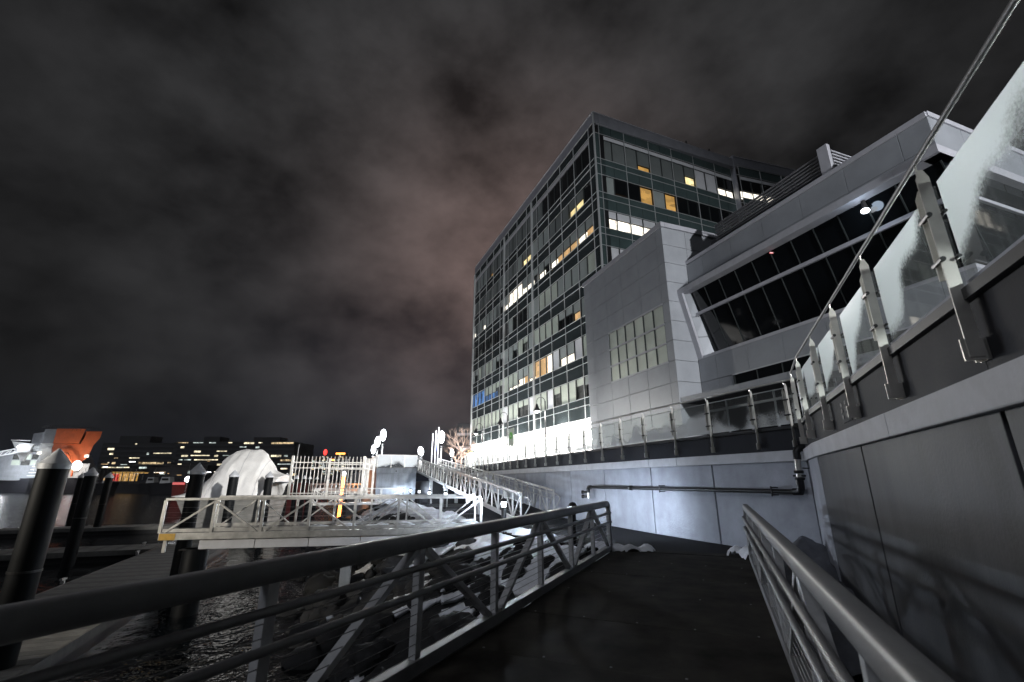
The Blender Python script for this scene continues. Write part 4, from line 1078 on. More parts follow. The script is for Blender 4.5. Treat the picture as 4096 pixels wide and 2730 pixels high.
# shed on the quay left of the ship
qs = thing('quay_shed', 'grey quay shed with dark window frames at the far left edge', 'shed', (-190, 176, 0))
MB().box8([(-215, 176, 1.8), (-169.5, 176, 1.8), (-169.5, 196, 1.8), (-215, 196, 1.8), (-215, 176, 13), (-176, 176, 12), (-176, 196, 12), (-215, 196, 13)]).build('wall', 'ship_grey', qs)
for k in range(3):
    for j in range(2):
        MB().obox((-187 + k*3.6, 175.8, 7.2 + j*2.1), (3.2, 0, 0), (0, 0.15, 0), (0, 0, 1.8)).build('window', 'lit_dim' if (k+j) % 2 else 'blind_pale', qs)
MB().beam((-200, 172, 9.5), (-179, 172, 13.8), 0.3, 0.3).build('boom_chord', 'white_paint', qs); MB().beam((-200, 172, 8.0), (-179, 172, 12.2), 0.3, 0.3).build('boom_chord', 'white_paint', qs)
for k in range(14): MB().beam((-200 + 1.5*k, 172, 8.1 + 0.3*k), (-199.25 + 1.5*k + (0.75 if k % 2 else 0), 172, 9.5 + 0.31*k), 0.15, 0.15).build('boom_lacing', 'white_paint', qs)
for k in range(7): MB().cbox((-178 + 0.35*k, 175.4, 2.2 + k*1.1), 3.0, 0.4, 0.25).build('stair_flight', 'white_paint', qs)
ql = thing('dock_lamp', 'glaring dock lamp at the left edge throwing a streak on the water', 'lamp', (-181.5, 165, 0))
MB().tube([(-180.5, 165, WZ), (-181.5, 165, 5.4)], 0.15, 6).build('pole', 'steel_dark', ql)
M['glare'] = lens('glare', (0.9, 0.95, 1.0), 70)
MB().ball((-181.5, 165, 5.7), 2.2, 0.6, 1.2, 14, 10).build('lamp_head', 'glare', ql, smooth=True)
point_light('dock_glow', (-181.5, 161, 5.6), 300, (0.9, 0.95, 1.0), 1.0, ql)
wb = thing('workboat', 'small white cabin boat under the dock lamp at the left edge', 'boat', (-181, 158, WZ))
MB().box8([(-186, 157, WZ), (-178, 157.5, WZ), (-178, 160, WZ), (-186, 160, WZ), (-187, 156.4, -0.4), (-176, 157.2, -0.2), (-176, 160.6, -0.2), (-187, 160.6, -0.4)]).build('hull', 'hull_dark', wb)
MB().box8([(-184.5, 157.4, -0.4), (-179.2, 157.6, -0.4), (-179.2, 159.8, -0.4), (-184.5, 159.8, -0.4), (-184.2, 157.7, 2.0), (-180.4, 157.9, 2.0), (-180.4, 159.5, 2.0), (-184.2, 159.5, 2.0)]).build('cabin', 'white_paint', wb)
MB().cbox((-180.6, 157.5, 0.3), 1.0, 0.3, 0.9).build('cabin_window', 'black', wb)

# ------------------------------------------------------------------ marina clutter across the water
def P2(px, py, Y): return Vector(((px-1176.5)/1094*Y, Y, 1.55 + (1106-py)/1094*Y))
def small_boat(px, w_, Y, hull, label, cab=True, top=1.2, lit_=None):
    c = P2(px, 1106, Y); L = w_/1094*Y
    t = thing('boat', label, 'boat', (c.x, Y, WZ), 'boats moored across the harbour')
    MB().box8([(c.x-L*0.46, Y, WZ), (c.x+L*0.40, Y, WZ), (c.x+L*0.40, Y+3, WZ), (c.x-L*0.46, Y+3, WZ), (c.x-L*0.5, Y-0.4, top*0.6), (c.x+L*0.52, Y-0.2, top), (c.x+L*0.5, Y+3.4, top), (c.x-L*0.5, Y+3.4, top*0.6)]).build('hull', hull, t)
    if cab:
        MB().box8([(c.x-L*0.25, Y+0.4, top*0.7), (c.x+L*0.15, Y+0.4, top*0.7), (c.x+L*0.15, Y+2.6, top*0.7), (c.x-L*0.25, Y+2.6, top*0.7), (c.x-L*0.22, Y+0.6, top+1.6), (c.x+L*0.10, Y+0.6, top+1.6), (c.x+L*0.10, Y+2.4, top+1.6), (c.x-L*0.22, Y+2.4, top+1.6)]).build('cabin', 'white_paint', t)
        MB().cbox((c.x-L*0.06, Y+0.4, top+0.6), L*0.22, 0.2, 0.6).build('cabin_window', lit_ or 'black', t)
    MB().tube([(c.x, Y+1.5, top), (c.x, Y+1.5, top+5)], 0.07, 5).build('mast', 'steel_dark', t)
    return t
MB_red = small_boat(418, 34, 100, 'maroon_hull', 'bright red hull poking out left of the pile with the glaring lamp', cab=False, top=1.0)
MB().cbox(P2(412, 1114, 99.3), 2.4, 0.3, 0.5).build('red_glow_panel', 'red_glow', MB_red)
small_boat(664, 60, 62, 'maroon_hull', 'dark red hull between the wrapped boat and the picket fence', cab=False, top=1.35)
small_boat(380, 60, 150, 'hull_dark', 'dark workboat with a pale canopy left of the red hull')
small_boat(300, 90, 165, 'hull_dark', 'long dark barge in front of the lit quay stall', cab=False, top=0.6)
small_boat(345, 46, 160, 'hull_dark', 'dark cabin boat right of the lit quay stall')
small_boat(240, 30, 150, 'hull_dark', 'dark launch at the foot of the orange ship', lit_='lit_warm')
st = thing('quay_stall', 'quayside stall glowing red and amber under a lit canopy', 'stall', P2(295, 1112, 176))
MB().cbox(P2(265, 1106, 176), 3.0, 1.5, 2.6).build('red_curtain', 'red_glow', st)
for k in range(9):
    MB().cbox(P2(274 + k*4.6, 1106, 176), 0.55, 1.0, 2.6).build('lit_opening', 'lit_warm' if k % 2 else 'lit_amber', st)
MB().cbox(P2(296, 1089, 175.6), 11.5, 2.0, 0.35).build('canopy', 'lit_amber', st)
MB().cbox(P2(296, 1087, 175), 12, 3.0, 0.3).build('canopy_roof', 'yellow', st)
for k in range(5):
    MB().beam(P2(262 + k*16, 1106, 174.4), P2(262 + k*16, 1088, 174.4), 0.2, 0.2).build('canopy_post', 'steel_dark', st)
rnd = random.Random(5)
for k in range(26):
    px = rnd.uniform(225, 650); py = rnd.uniform(1062, 1094)
    c = P2(px, py, 185 + rnd.uniform(0, 20))
    t = thing('quay_lamp', 'small lamp on the far quay', 'lamp', (c.x, c.y, 1.8), 'small lamps on the far quay')
    MB().beam((c.x, c.y, 1.8), (c.x, c.y, c.z), 0.12, 0.12).build('pole', 'steel_dark', t)
    MB().cbox((c.x, c.y, c.z), rnd.choice((0.5, 0.9, 1.8, 2.6)), 0.3, 0.22).build('lamp_bar', rnd.choice(('lamp_soft', 'lit_warm', 'far_lit_cool', 'lit_white')), t)
for k, (a, b, h, lab) in enumerate(((225, 330, 4.5, 'low dark quay shed behind the lit stall'), (330, 470, 6.0, 'low dark quay shed left of the wrapped boat'), (600, 700, 4.2, 'low quay shed right of the wrapped boat'))):
    p, q = P2(a, 1106, 200), P2(b, 1106, 200)
    t = thing('quay_shed', lab, 'shed', ((p.x+q.x)/2, 200, 1.8))
    MB().obox((p.x, 200, 1.8), (q.x-p.x, 0, 0), (0, 14, 0), (0, 0, h)).build('wall', 'far_wall', t)
    MB().obox((p.x-0.5, 199.5, 1.8+h), (q.x-p.x+1, 0, 0), (0, 15, 0), (0, 0, 0.3)).build('roof', 'far_band', t)
    for j in range(int((q.x-p.x)/3)):
        if rnd.random() < 0.45: MB().obox((p.x + 3*j, 199.8, 1.9 + h*0.45), (rnd.choice((1.2, 2.4)), 0, 0), (0, 0.2, 0), (0, 0, 0.9)).build('lit_window', rnd.choice(('far_lit', 'far_lit_b', 'far_lit_cool')), t)
# glaring lamp behind the pile
gl_ = thing('pier_lamp', 'glaring lamp half hidden behind a pile at the left end of the truss gangway', 'lamp', P2(432, 1104, 60))
MB().tube([P2(430, 1106, 60) + Vector((0, 0, -3.8)), P2(430, 1104, 60)], 0.06, 6).build('pole', 'steel_dark', gl_)
MB().ball(P2(431, 1102, 60), 0.38, 0.25, 0.34, 12, 8).build('lamp_head', 'lamp', gl_)
# orange marker light on a post beyond the fence, with its barrier
om = thing('marker_light', 'tall glowing orange marker post seen through the picket fence', 'marker light', P2(788, 1106, 48) + Vector((0, 0, -3.4)))
MB().tube([P2(787, 1150, 48) + Vector((0, 0, -1.5)), P2(789, 1093, 48)], 0.16, 10).build('post', 'orange_light', om, smooth=True)
MB().ball(P2(789, 1090, 48), 0.2, 0.2, 0.26, 10, 8).build('lamp', 'lamp_soft', om)
point_light('marker_glow', P2(789, 1100, 46.5), 450, (1.0, 0.35, 0.08), 0.3, om)
bar = thing('boom_barrier', 'low white lattice barrier lit orange beyond the picket fence', 'barrier', P2(800, 1115, 50))
for z in (1113, 1126): MB().beam(P2(715, z, 50), P2(848, z, 50), 0.15, 0.18).build('barrier_rail', 'galv', bar)
for k in range(24):
    a = 716 + k*5.5
    MB().beam(P2(a, 1126, 50), P2(a+5.5*(1 if k % 2 else 0), 1113, 50), 0.08, 0.08).build('barrier_lacing', 'galv', bar)
sf = thing('site_fence', 'dark fence of thin posts along the far quay', 'fence', P2(400, 1106, 172))
for k in range(34):
    MB().beam(P2(230 + k*13, 1126, 172), P2(231 + k*13, 1098 - (k*7 % 5), 172), 0.12, 0.12).build('post', 'steel_dark', sf)
MB().beam(P2(230, 1122, 172), P2(660, 1122, 172), 0.6, 0.8).build('float', 'hull_dark', sf)

# ------------------------------------------------------------------ glass office tower
U = 42.0
T0 = Vector((0.214, 0.977, 0))*U
TL = Vector((math.sin(R(-22.49)), math.cos(R(-22.49)), 0))       # along the left (harbour) face, away from the camera
TR = Vector((math.sin(R(67.51)), math.cos(R(67.51)), 0))         # along the right face
def HZ(h): return h*U + 1.55
tw = thing('office_tower', 'tall glass office tower with lit windows and dark green spandrel bands', 'building', T0 + Vector((0, 0, DK)))
WB = [0.795, 0.694, 0.593, 0.491, 0.392, 0.290, 0.189]
TOPW = 0.872
count = {'window': 0, 'spandrel': 0}
rest = {}
def part_or_rest(mb, name, m_, limit=300):
    count[name] = count.get(name, 0) + 1
    if count[name] <= limit: return mb.build(name, m_, tw)
    r = rest.setdefault((name, m_), MB()); n = len(r.v); r.v += mb.v; r.f += [tuple(i+n for i in f) for f in mb.f]; return None
STATE = {  # main pane, (lower pane, share of the height it takes)
    'd': ('dark_glass', None, 0), 'g': ('blind_dark', None, 0), 'm': ('blind_grey', None, 0), 'l': ('blind_pale', None, 0), 'L': ('blind_white', None, 0),
    'w': ('lit_white', None, 0), 'y': ('lit_warm', None, 0), 'B': ('lit_blue', None, 0), 'k': ('blind_grey', 'dark_glass', 0.6), 'K': ('blind_pale', 'lit_dim', 0.65),
    'h': ('blind_grey', 'lit_white', 0.45), 'H': ('blind_white', 'lit_white', 0.62), 't': ('blind_grey', 'lit_warm', 0.48), 'v': ('blind_pale', 'lit_white', 0.2), 'V': ('blind_dark', 'lit_yellow', 0.12),
    'Y': ('blind_dark', 'lit_yellow', 0.5), 'o': ('blind_dark', 'lit_amber', 0.3), 'O': ('lit_amber', None, 0), 'q': ('dark_glass', 'lit_amber', 0.14), 'Q': ('dark_glass', 'lit_white', 0.42), 'D': ('dark_glass', 'lit_dim', 0.5), 'T': ('blind_pale', 'lit_blue', 0.45)}
def facade(p0, d, out, edges, states, green, u0, u1, coping_joints):
    up_ = Vector((0, 0, 1))
    Pt = lambda u, h, o=0.0: p0 + d*(u*U) + out*o + up_*HZ(h)
    # body behind the glass
    MB().box8([Pt(u0, 0.138, -0.35) , Pt(u1, 0.138, -0.35), Pt(u1, 0.138, -1.2), Pt(u0, 0.138, -1.2), Pt(u0, 0.937, -0.35), Pt(u1, 0.937, -0.35), Pt(u1, 0.937, -1.2), Pt(u0, 0.937, -1.2)]).build('wall', 'black', tw)
    def slab(a, b, h0, h1, o, th, g=0.02):
        x = d*((b-a)*U - 2*g)
        return MB().obox(p0 + d*(a*U+g) + out*(o-th) + up_*(HZ(h0)+g*0.5), x, out*th, up_*(HZ(h1)-HZ(h0)-g))
    rows = [(WB[0], TOPW - 0.014)] + [(WB[k], WB[k-1]-0.049) for k in range(1, 7)]
    for r, (h0, h1) in enumerate(rows):
        for i in range(len(edges)-1):
            a, b = edges[i], edges[i+1]
            s = states[r][i] if i < len(states[r]) else 'm'
            mainm, low, sh_ = STATE[s]
            inset = -0.10
            if low:
                hm = h0 + (h1-h0)*sh_
                w1 = part_or_rest(slab(a, b, hm, h1, inset, 0.03, 0.045), 'window', mainm)
                w2 = slab(a, b, h0, hm, inset-0.16, 0.03, 0.045)
                if w1 is not None: w2.build('lit_pane' if 'lit' in low else 'pane', low, w1)
                else: part_or_rest(w2, 'window', low)
            else:
                part_or_rest(slab(a, b, h0, h1, inset - (0.14 if 'lit' in mainm else 0), 0.03, 0.045), 'window', mainm)
            if i > 0:   # thin dark mullion between half bays
                rest.setdefault(('window_mullion', 'mullion_dark'), MB()).obox(Pt(a, h0, -0.12) - d*0.035, d*0.07, out*0.13, up_*(HZ(h1)-HZ(h0)))
    db = list(range(0, len(edges)-1, 2))
    for (h0, h1) in [(WB[k]-0.018, WB[k]) for k in range(7)] + [(WB[k]-0.049, WB[k]-0.018) for k in range(7)]:
        for i in range(0, len(edges)-1, 2):
            a, b = edges[i], edges[min(i+2, len(edges)-1)]
            if h1-h0 > 0.02 and green:
                mid = (a+b)/2
                part_or_rest(slab(a, mid, h0, h1, 0, 0.06), 'spandrel', 'spandrel_lit_face'); part_or_rest(slab(mid, b, h0, h1, 0, 0.06), 'spandrel', 'spandrel_lit_face')
            else:
                part_or_rest(slab(a, b, h0, h1, 0, 0.06), 'spandrel', 'spandrel_lit_face' if green else 'spandrel')
    for i in range(0, len(edges)-1):
        part_or_rest(slab(edges[i], edges[i+1], TOPW+0.003, 0.904, 0, 0.06), 'spandrel', 'spandrel_lit_face' if green else 'spandrel')
    # white transom strip over the top windows
    for i in range(0, len(edges)-1, 2):
        b_ = slab(edges[i], edges[min(i+2, len(edges)-1)], TOPW-0.013, TOPW-0.001, -0.02, 0.05, 0.05); b_.build('transom_light', 'blind_white' if green else 'trim', tw)
    # light metal lines
    lines = [TOPW+0.001, 0.904] + [x for k in range(7) for x in (WB[k], WB[k]-0.018, WB[k]-0.049)]
    for h in lines:
        if h < 0.139: h = 0.14
        MB().obox(Pt(u0, h, 0.0) - up_*0.025, d*((u1-u0)*U), out*0.05, up_*0.05).build('horizontal_trim', 'mullion', tw)
    for i, e in enumerate(edges):
        if i % 2 == 0:
            MB().obox(Pt(e, 0.14, 0.0) - d*0.025, d*0.05, out*0.06, up_*(HZ(0.905)-HZ(0.14))).build('vertical_mullion', 'mullion', tw)
    # parapet panels
    for a, b in zip(coping_joints[:-1], coping_joints[1:]):
        slab(a, b, 0.906, 0.936, 0.05, 0.12, 0.012).build('parapet_panel', 'parapet', tw)
    MB().obox(Pt(u0, 0.936, 0.10), d*((u1-u0)*U), -out*0.5, up_*0.10).build('roof_edge', 'trim', tw)
eL = [.020, .066, .106, .146, .186, .226, .266, .306, .346, .387, .428, .469, .511, .553, .594, .635, .675, .714, .755, .795, .837, .881, .923, .966, .999]
eL = [.026, .066, .106, .146, .186, .226, .266, .306, .346, .387, .428, .469, .511, .553, .594, .635, .675, .714, .755, .795, .837, .881, .923, .966, .999]
SL = ["dddddddgggggggggggogmmmgm",
      "dYYgggmmmYYmgggggVVVVVVgm"[:24],
      "thttthkhkhhwwwhkgmmmhmghm",
      "lmmmmlllmmdddmddddDddDdddd",
      "mmtkkllllmKlkmmkkmllmlkml",
      "llLhhlwyyvthvlllkTTTBTBBll",
      "KkKllKLllLKKllLlllllllllK"]
SL[5] = "llLhhLwyyvthvvlKKTTTBBBBll"
facade(T0, TL, Vector((-TR.x, -TR.y, 0)), eL, SL, False, 0.0, 1.0, [0.0, .146, .306, .469, .635, .795, .966, 1.0])
eR = [.015, .053, .094, .133, .175, .215, .254, .295, .334, .373, .415, .449, .482]
SR = ["gggogggYLLQQ", "mqdOmODDdddd".replace('D', 'd'), "HHHHHHwwHHww", "LLmmLLmLmmLL", "mmLLmmLLmLmm", "LLmmwwmLLmmm", "mLLmmLLmmLLm"]
facade(T0, TR, Vector((-TL.x, -TL.y, 0)), eR, SR, True, 0.0, 0.482, [0.0, .015, .094, .175, .254, .334, .415, .482])
# angled wing after the step
T1 = T0 + TR*(0.484*U) - TL*(0.0135*U)
TR2 = Vector((math.sin(R(67.51+6.5)), math.cos(R(67.51+6.5)), 0)); o2 = Vector((TR2.y, -TR2.x, 0))
facade(T1, TR2, o2, [.012, .052, .092, .132, .172, .212, .252, .292], ["QQQddQQQ", "dddddddd", "wwwwwwww", "mmmmmmmm", "mmmmmmmm", "mmmmmmmm", "mmmmmmmm"], True, 0.0, 0.30, [0.0, .012, .092, .172, .252, .30])
MB().obox(T0 + TR*(0.482*U) + Vector((0, 0, HZ(0.14))), TR*(0.004*U), -TL*(0.0135*U+0.05), Vector((0, 0, HZ(0.94)-HZ(0.14)))).build('step_return', 'parapet', tw)
# pilasters and corner
up_ = Vector((0, 0, 1))
for u, w_ in ((0.387, 0.22), (0.635, 0.22), (0.9985, 0.35)):
    MB().obox(T0 + TL*(u*U - w_/2) - TR*0.16 + up_*HZ(0.14), TL*w_, TR*0.3, up_*(HZ(0.90)-HZ(0.14))).build('pilaster', 'mullion', tw)
MB().obox(T0 - TR*0.10 - TL*0.10 + up_*HZ(0.14), TL*0.16, TR*0.16, up_*(HZ(0.937)-HZ(0.14))).build('corner_post', 'mullion', tw)
for h0, h1 in [(WB[k]-0.049, WB[k]-0.018) for k in range(7)] + [(WB[k]-0.018, WB[k]) for k in range(7)] + [(WB[k], (WB[k-1]-0.049) if k else TOPW) for k in range(7)]:
    MB().obox(T0 + TL*0.1 - TR*0.01 + up_*HZ(h0+0.0006), TL*(0.024*U-0.14), TR*0.3, up_*(HZ(h1)-HZ(h0)-0.05)).build('corner_glass', 'spandrel', tw)
    MB().obox(T0 + TR*0.1 - TL*0.01 + up_*HZ(h0+0.0006), TR*(0.014*U-0.12), TL*0.3, up_*(HZ(h1)-HZ(h0)-0.05)).build('corner_glass', 'spandrel_lit_face', tw)
# roof
rp_ = [T0, T0 + TL*U, T0 + TL*U + TR*30, T1 + TR2*12.5 + TL*10, T1 + TR2*12.5, T1]
mb = MB(); mb.prism([(p.x + 0.3*LN.x, p.y + 0.3*LN.y) for p in rp_], HZ(0.90), HZ(0.93)); mb.build('roof', 'parapet', tw)
for k in range(16):
    p = T0 + TR*(15 + k*0.55) + TL*1.5
    MB().tube([p + up_*HZ(0.936), p + up_*(HZ(0.936) + 1.2 + (1.1 if k in (0, 7) else 0.2*(k % 3)))], 0.09 if k in (0, 7) else 0.03, 5).build('roof_mast', 'steel_dark', tw)
# lit ground floor set back under the glass
LO = -TR
for k in range(14):
    a = 0.5 + k*2.95
    MB().obox(T0 + TL*a + TR*1.2 + up_*(DK+0.1), TL*2.75, TR*0.1, up_*(HZ(0.118)-DK-0.1)).build('lobby_window', 'lit_lobby', tw)
    MB().obox(T0 + TL*(a+2.75) + TR*1.0 + up_*DK, TL*0.2, TR*0.4, up_*(HZ(0.138)-DK)).build('lobby_column', 'white_paint', tw)
MB().obox(T0 - TR*0.05 + up_*HZ(0.118), TL*U, TR*1.6, up_*(HZ(0.139)-HZ(0.118))).build('lobby_soffit', 'white_paint', tw)
MB().obox(T0 + TR*0.4 + TL*U + up_*DK, -TL*7.5, -TR*1.2, up_*3.3).build('entrance_box', 'white_paint', tw)
for z in (4.6, 5.3): MB().obox(T0 + TL*(U-7.3) - TR*0.84 + up_*z, TL*0.9, TR*0.05, up_*0.35).build('entrance_vent', 'steel_dark', tw)
for k in range(7):
    c = T0 + TL*(3 + 6*k) - TR*1.2 + up_*(HZ(0.118)-0.4)
    point_light('arcade_light', c, 2400, (1.0, 0.95, 0.90), 0.5, tw)
for (name, m_), r in rest.items():
    o = r.build(name + 's_rest' if name != 'window_mullion' else 'window_mullion', m_, tw); o['kind'] = 'stuff'

# ------------------------------------------------------------------ grey panelled annex
V = 26.0
def AZ(h): return h*V + 1.55
an = thing('panel_annex', 'grey metal panelled annex with a canted dark window band and roof louvres', 'building', E0 + up_*DK)
def AP(s, q, h=None): return E0 + AD*(s*V) + BD*(q*V) + (up_*AZ(h) if h is not None else Vector((0, 0, 0)))
ROWS = [0.0445, 0.065, 0.110, 0.156, 0.201, 0.247, 0.292, 0.337, 0.383, 0.430, 0.477, 0.523, 0.568]
FS = [0.0, 0.023, 0.099, 0.176, 0.252, 0.330, 0.372]
PJ = 0.020
def panel(p, x, y, z, m_='panel', name='panel'):
    return MB().obox(p, x, y, z).build(name, m_, an, bevel=0.006)
# solid cores behind the panels
MB().prism([(p.x, p.y) for p in (AP(0.004, 0.004), AP(0.370, 0.004), AP(0.370, 0.30), AP(0.004, 0.30))], DK, AZ(0.574)).build('core', 'joint', an)
for q_, a_, b_ in ((0.066, 0.168, 0.250), (0.115, 0.2502, 0.4015), (0.066, 0.4017, 0.482)):
    MB().prism([(p.x, p.y) for p in (AP(0.002, q_), AP(-0.476, q_), AP(-0.476, 0.42), AP(0.002, 0.42))], AZ(a_), AZ(b_)).build('core', 'joint', an)
for i in range(len(ROWS)-1):
    h0, h1 = ROWS[i], ROWS[i+1]
    for j in range(len(FS)-1):
        a, b = FS[j], FS[j+1]
        if 1 <= j <= 3 and h0 >= 0.246 and h1 <= 0.384: continue    # window
        panel(AP(a, 0.0, h0) + AD*PJ*0.5 + up_*PJ*0.5, AD*((b-a)*V-PJ), BD*0.09, up_*((h1-h0)*V-PJ))
    # side face towards the camera
    q1 = 0.061 if h1 < 0.49 else 0.26
    qs = [0.0, q1] if q1 < 0.1 else [0.0, 0.067, 0.142, 0.26]
    for a, b in zip(qs[:-1], qs[1:]):
        panel(AP(0.0, a, h0) + BD*PJ*0.5 + up_*PJ*0.5, BD*((b-a)*V-PJ), AD*0.09, up_*((h1-h0)*V-PJ))
panel(AP(-0.003, -0.003, 0.568) + up_*0.01, AD*(0.378*V), BD*0.3, up_*(0.012*V), 'trim', 'coping')
panel(AP(-0.003, 0.009, 0.568) + up_*0.01, BD*(0.25*V), AD*0.3, up_*(0.012*V), 'trim', 'coping')
# gridded window in the block
WC = [.023, .061, .099, .137, .176, .213, .252]; WR = [.2475, .290, .335, .3825]
for i in range(3):
    for j in range(6):
        w_ = MB().obox(AP(WC[j], 0.0, WR[i]) + BD*0.07 + AD*0.04 + up_*0.04, AD*((WC[j+1]-WC[j])*V-0.08), BD*0.03, up_*((WR[i+1]-WR[i])*V-0.08))
        w_.build('window_pane', M['pane_green'] if 'pane_green' in M else M.setdefault('pane_green', blind('pane_green', (0.50, 0.54, 0.47), 0.15)), an)
for h in WR: MB().obox(AP(WC[0], 0.0, h) - BD*0.03 - up_*0.05, AD*((WC[-1]-WC[0])*V), BD*0.09, up_*0.10).build('window_transom', 'trim', an)
for c in WC: MB().obox(AP(c, 0.0, WR[0]) - AD*0.035 + BD*0.02, AD*0.07, BD*0.08, up_*((WR[-1]-WR[0])*V)).build('window_mullion', 'mullion_dark', an)
# recessed wing
RQ = 0.061
def rp2(s, h, out=0.0): return AP(s, RQ, h) - BD*out
JS = [0.0, -0.049, -0.128, -0.206, -0.286, -0.364, -0.443, -0.481]
for a, b in zip(JS[:-1], JS[1:]):
    for h0, h1 in ((0.408, 0.435), (0.435, 0.480)):
        panel(rp2(a, h0) - AD*PJ*0.5 + up_*PJ*0.5, -AD*((a-b)*V-PJ), BD*0.09, up_*((h1-h0)*V-PJ), 'panel_b')
    panel(rp2(a, 0.480, 0.06) - AD*0.005, -AD*((a-b)*V-0.01), BD*0.4, up_*(0.008*V), 'trim', 'coping')
    rr_ = ((0.201, 0.247),) if a <= -0.04 else ((0.170, 0.201), (0.201, 0.247))
    for h0, h1 in rr_:
        panel(rp2(a, h0) - AD*PJ*0.5 + up_*PJ*0.5, -AD*((a-b)*V-PJ), BD*0.09, up_*((h1-h0)*V-PJ), 'panel_b')
panel(rp2(-0.049, 0.170) - AD*0.01 , -AD*(0.038*V), BD*0.09, up_*(0.031*V-PJ), 'panel_b')
MB().obox(rp2(-0.089, 0.180), -AD*(0.385*V), BD*0.05, up_*(0.019*V)).build('strip_window', 'dark_glass', an)
for k in range(5): MB().obox(rp2(-0.09 - 0.053*k, 0.180, 0.02), -AD*0.05, BD*0.06, up_*(0.019*V)).build('strip_mullion', 'mullion_dark', an)
MB().obox(rp2(-0.087, 0.199, 0.03), -AD*(0.39*V), BD*0.05, up_*0.06).build('strip_head', 'trim', an)
# right end face of the wing
EQ = [RQ, 0.135, 0.21, 0.285, 0.36]
for a, b in zip(EQ[:-1], EQ[1:]):
    for h0, h1 in ((0.408, 0.435), (0.435, 0.480), (0.201, 0.252)):
        panel(AP(-0.481, a, h0) + BD*PJ*0.5 + up_*PJ*0.5, BD*((b-a)*V-PJ), AD*0.09, up_*((h1-h0)*V-PJ), 'panel_b')
    panel(AP(-0.483, a, 0.480) + BD*0.005, BD*((b-a)*V-0.01), AD*0.4, up_*(0.008*V), 'trim', 'coping')
# canted window bay: frame leans out at the top, glass leans more
SE = -0.481
TO, BO = 0.036*V, 0.0          # outward offset of the frame, top and foot
hT, hB = 0.398, 0.252
def fr(s, h):                   # point on the leaning frame face
    k = (h-hB)/(hT-hB); return rp2(s, h, BO + (TO-BO)*k)
def gp(s, h):                   # point on the glass
    k = (h-hB)/(hT-hB); return rp2(s, h, -0.8 + (0.45+0.8)*k)
js = [-0.0, -0.049, -0.128, -0.206, -0.286, -0.364, -0.443, -0.497]
for a, b in zip(js[:-1], js[1:]):
    A_, B_ = fr(a, hT) - AD*0.005, fr(b, hT) + AD*0.005
    MB().box8([A_, B_, rp2(b, hT) + AD*0.005, rp2(a, hT) - AD*0.005, A_ + up_*0.32, B_ + up_*0.32, rp2(b, hT) + AD*0.005 + up_*0.32 , rp2(a, hT) - AD*0.005 + up_*0.32]).build('bay_head', 'trim', an)
MB().box8([fr(0, hB), fr(SE, hB), gp(SE, hB), gp(0, hB), fr(0, hB)+up_*0.14, fr(SE, hB)+up_*0.14, gp(SE, hB)+up_*0.14, gp(0, hB)+up_*0.14]).build('bay_sill', 'trim', an)
MB().box8([rp2(-0.0, hB, -0.9), rp2(SE, hB, -0.9), rp2(SE, hB-0.006, -0.9), rp2(0, hB-0.006, -0.9)] + [rp2(-0.0, hB+0.0001, -0.02), rp2(SE, hB+0.0001, -0.02), rp2(SE, hB-0.006, -0.02), rp2(0, hB-0.006, -0.02)]).build('bay_floor', 'panel_b', an)
MB().box8([fr(0.0, hB), fr(-0.014, hB), fr(-0.014, hB) + BD*0.15, fr(0.0, hB) + BD*0.15, fr(0.0, hT), fr(-0.014, hT), fr(-0.014, hT) + BD*0.15, fr(0, hT) + BD*0.15]).build('bay_jamb', 'trim', an)
for h0, h1 in ((hB+0.005, 0.300), (0.301, 0.345), (0.346, hT)):   # cheek panels between frame and glass
    MB().box8([fr(-0.006, h0) + BD*0.15, fr(-0.009, h0) + BD*0.15, gp(-0.026, h0) + BD*0.2, gp(-0.022, h0) + BD*0.2, fr(-0.006, h1) + BD*0.15, fr(-0.009, h1) + BD*0.15, gp(-0.026, h1) + BD*0.2, gp(-0.022, h1) + BD*0.2]).build('bay_cheek', 'panel_b', an)
GS = [-0.022] + [-0.062 - 0.0412*k for k in range(10)] + [SE - 0.006]
hm = 0.3505
for a, b in zip(GS[:-1], GS[1:]):
    for h0, h1 in ((hB+0.005, hm), (hm, hT)):
        MB().box8([gp(a, h0), gp(b, h0), gp(b, h0) + BD*0.03, gp(a, h0) + BD*0.03, gp(a, h1), gp(b, h1), gp(b, h1) + BD*0.03, gp(a, h1) + BD*0.03]).build('bay_glass', 'dark_glass', an)
    MB().beam(gp(b, hB+0.005) - BD*0.01, gp(b, hT) - BD*0.01, 0.045, 0.04, up=-BD).build('bay_mullion', 'mullion_dark', an)
MB().beam(gp(-0.014, hm) - BD*0.09, gp(SE-0.008, hm) - BD*0.09, 0.10, 0.17).build('bay_transom', 'trim', an)
# bay wraps the right corner
for k, (h0, h1) in enumerate(((hB+0.005, hm), (hm, hT))):
    for j in range(6):
        q0, q1 = 0.05 + j*0.045, 0.05 + (j+1)*0.045 - 0.003
        MB().obox(AP(-0.487, q0, h0), BD*((q1-q0)*V), AD*0.05, up_*((h1-h0)*V)).build('bay_glass', 'dark_glass', an)
MB().obox(AP(-0.497, 0.02, hT), BD*(0.34*V), AD*0.5, up_*0.32).build('bay_head', 'trim', an)
MB().obox(AP(-0.492, 0.04, hm) - up_*0.06, BD*(0.3*V), AD*0.1, up_*0.13).build('bay_transom', 'trim', an)
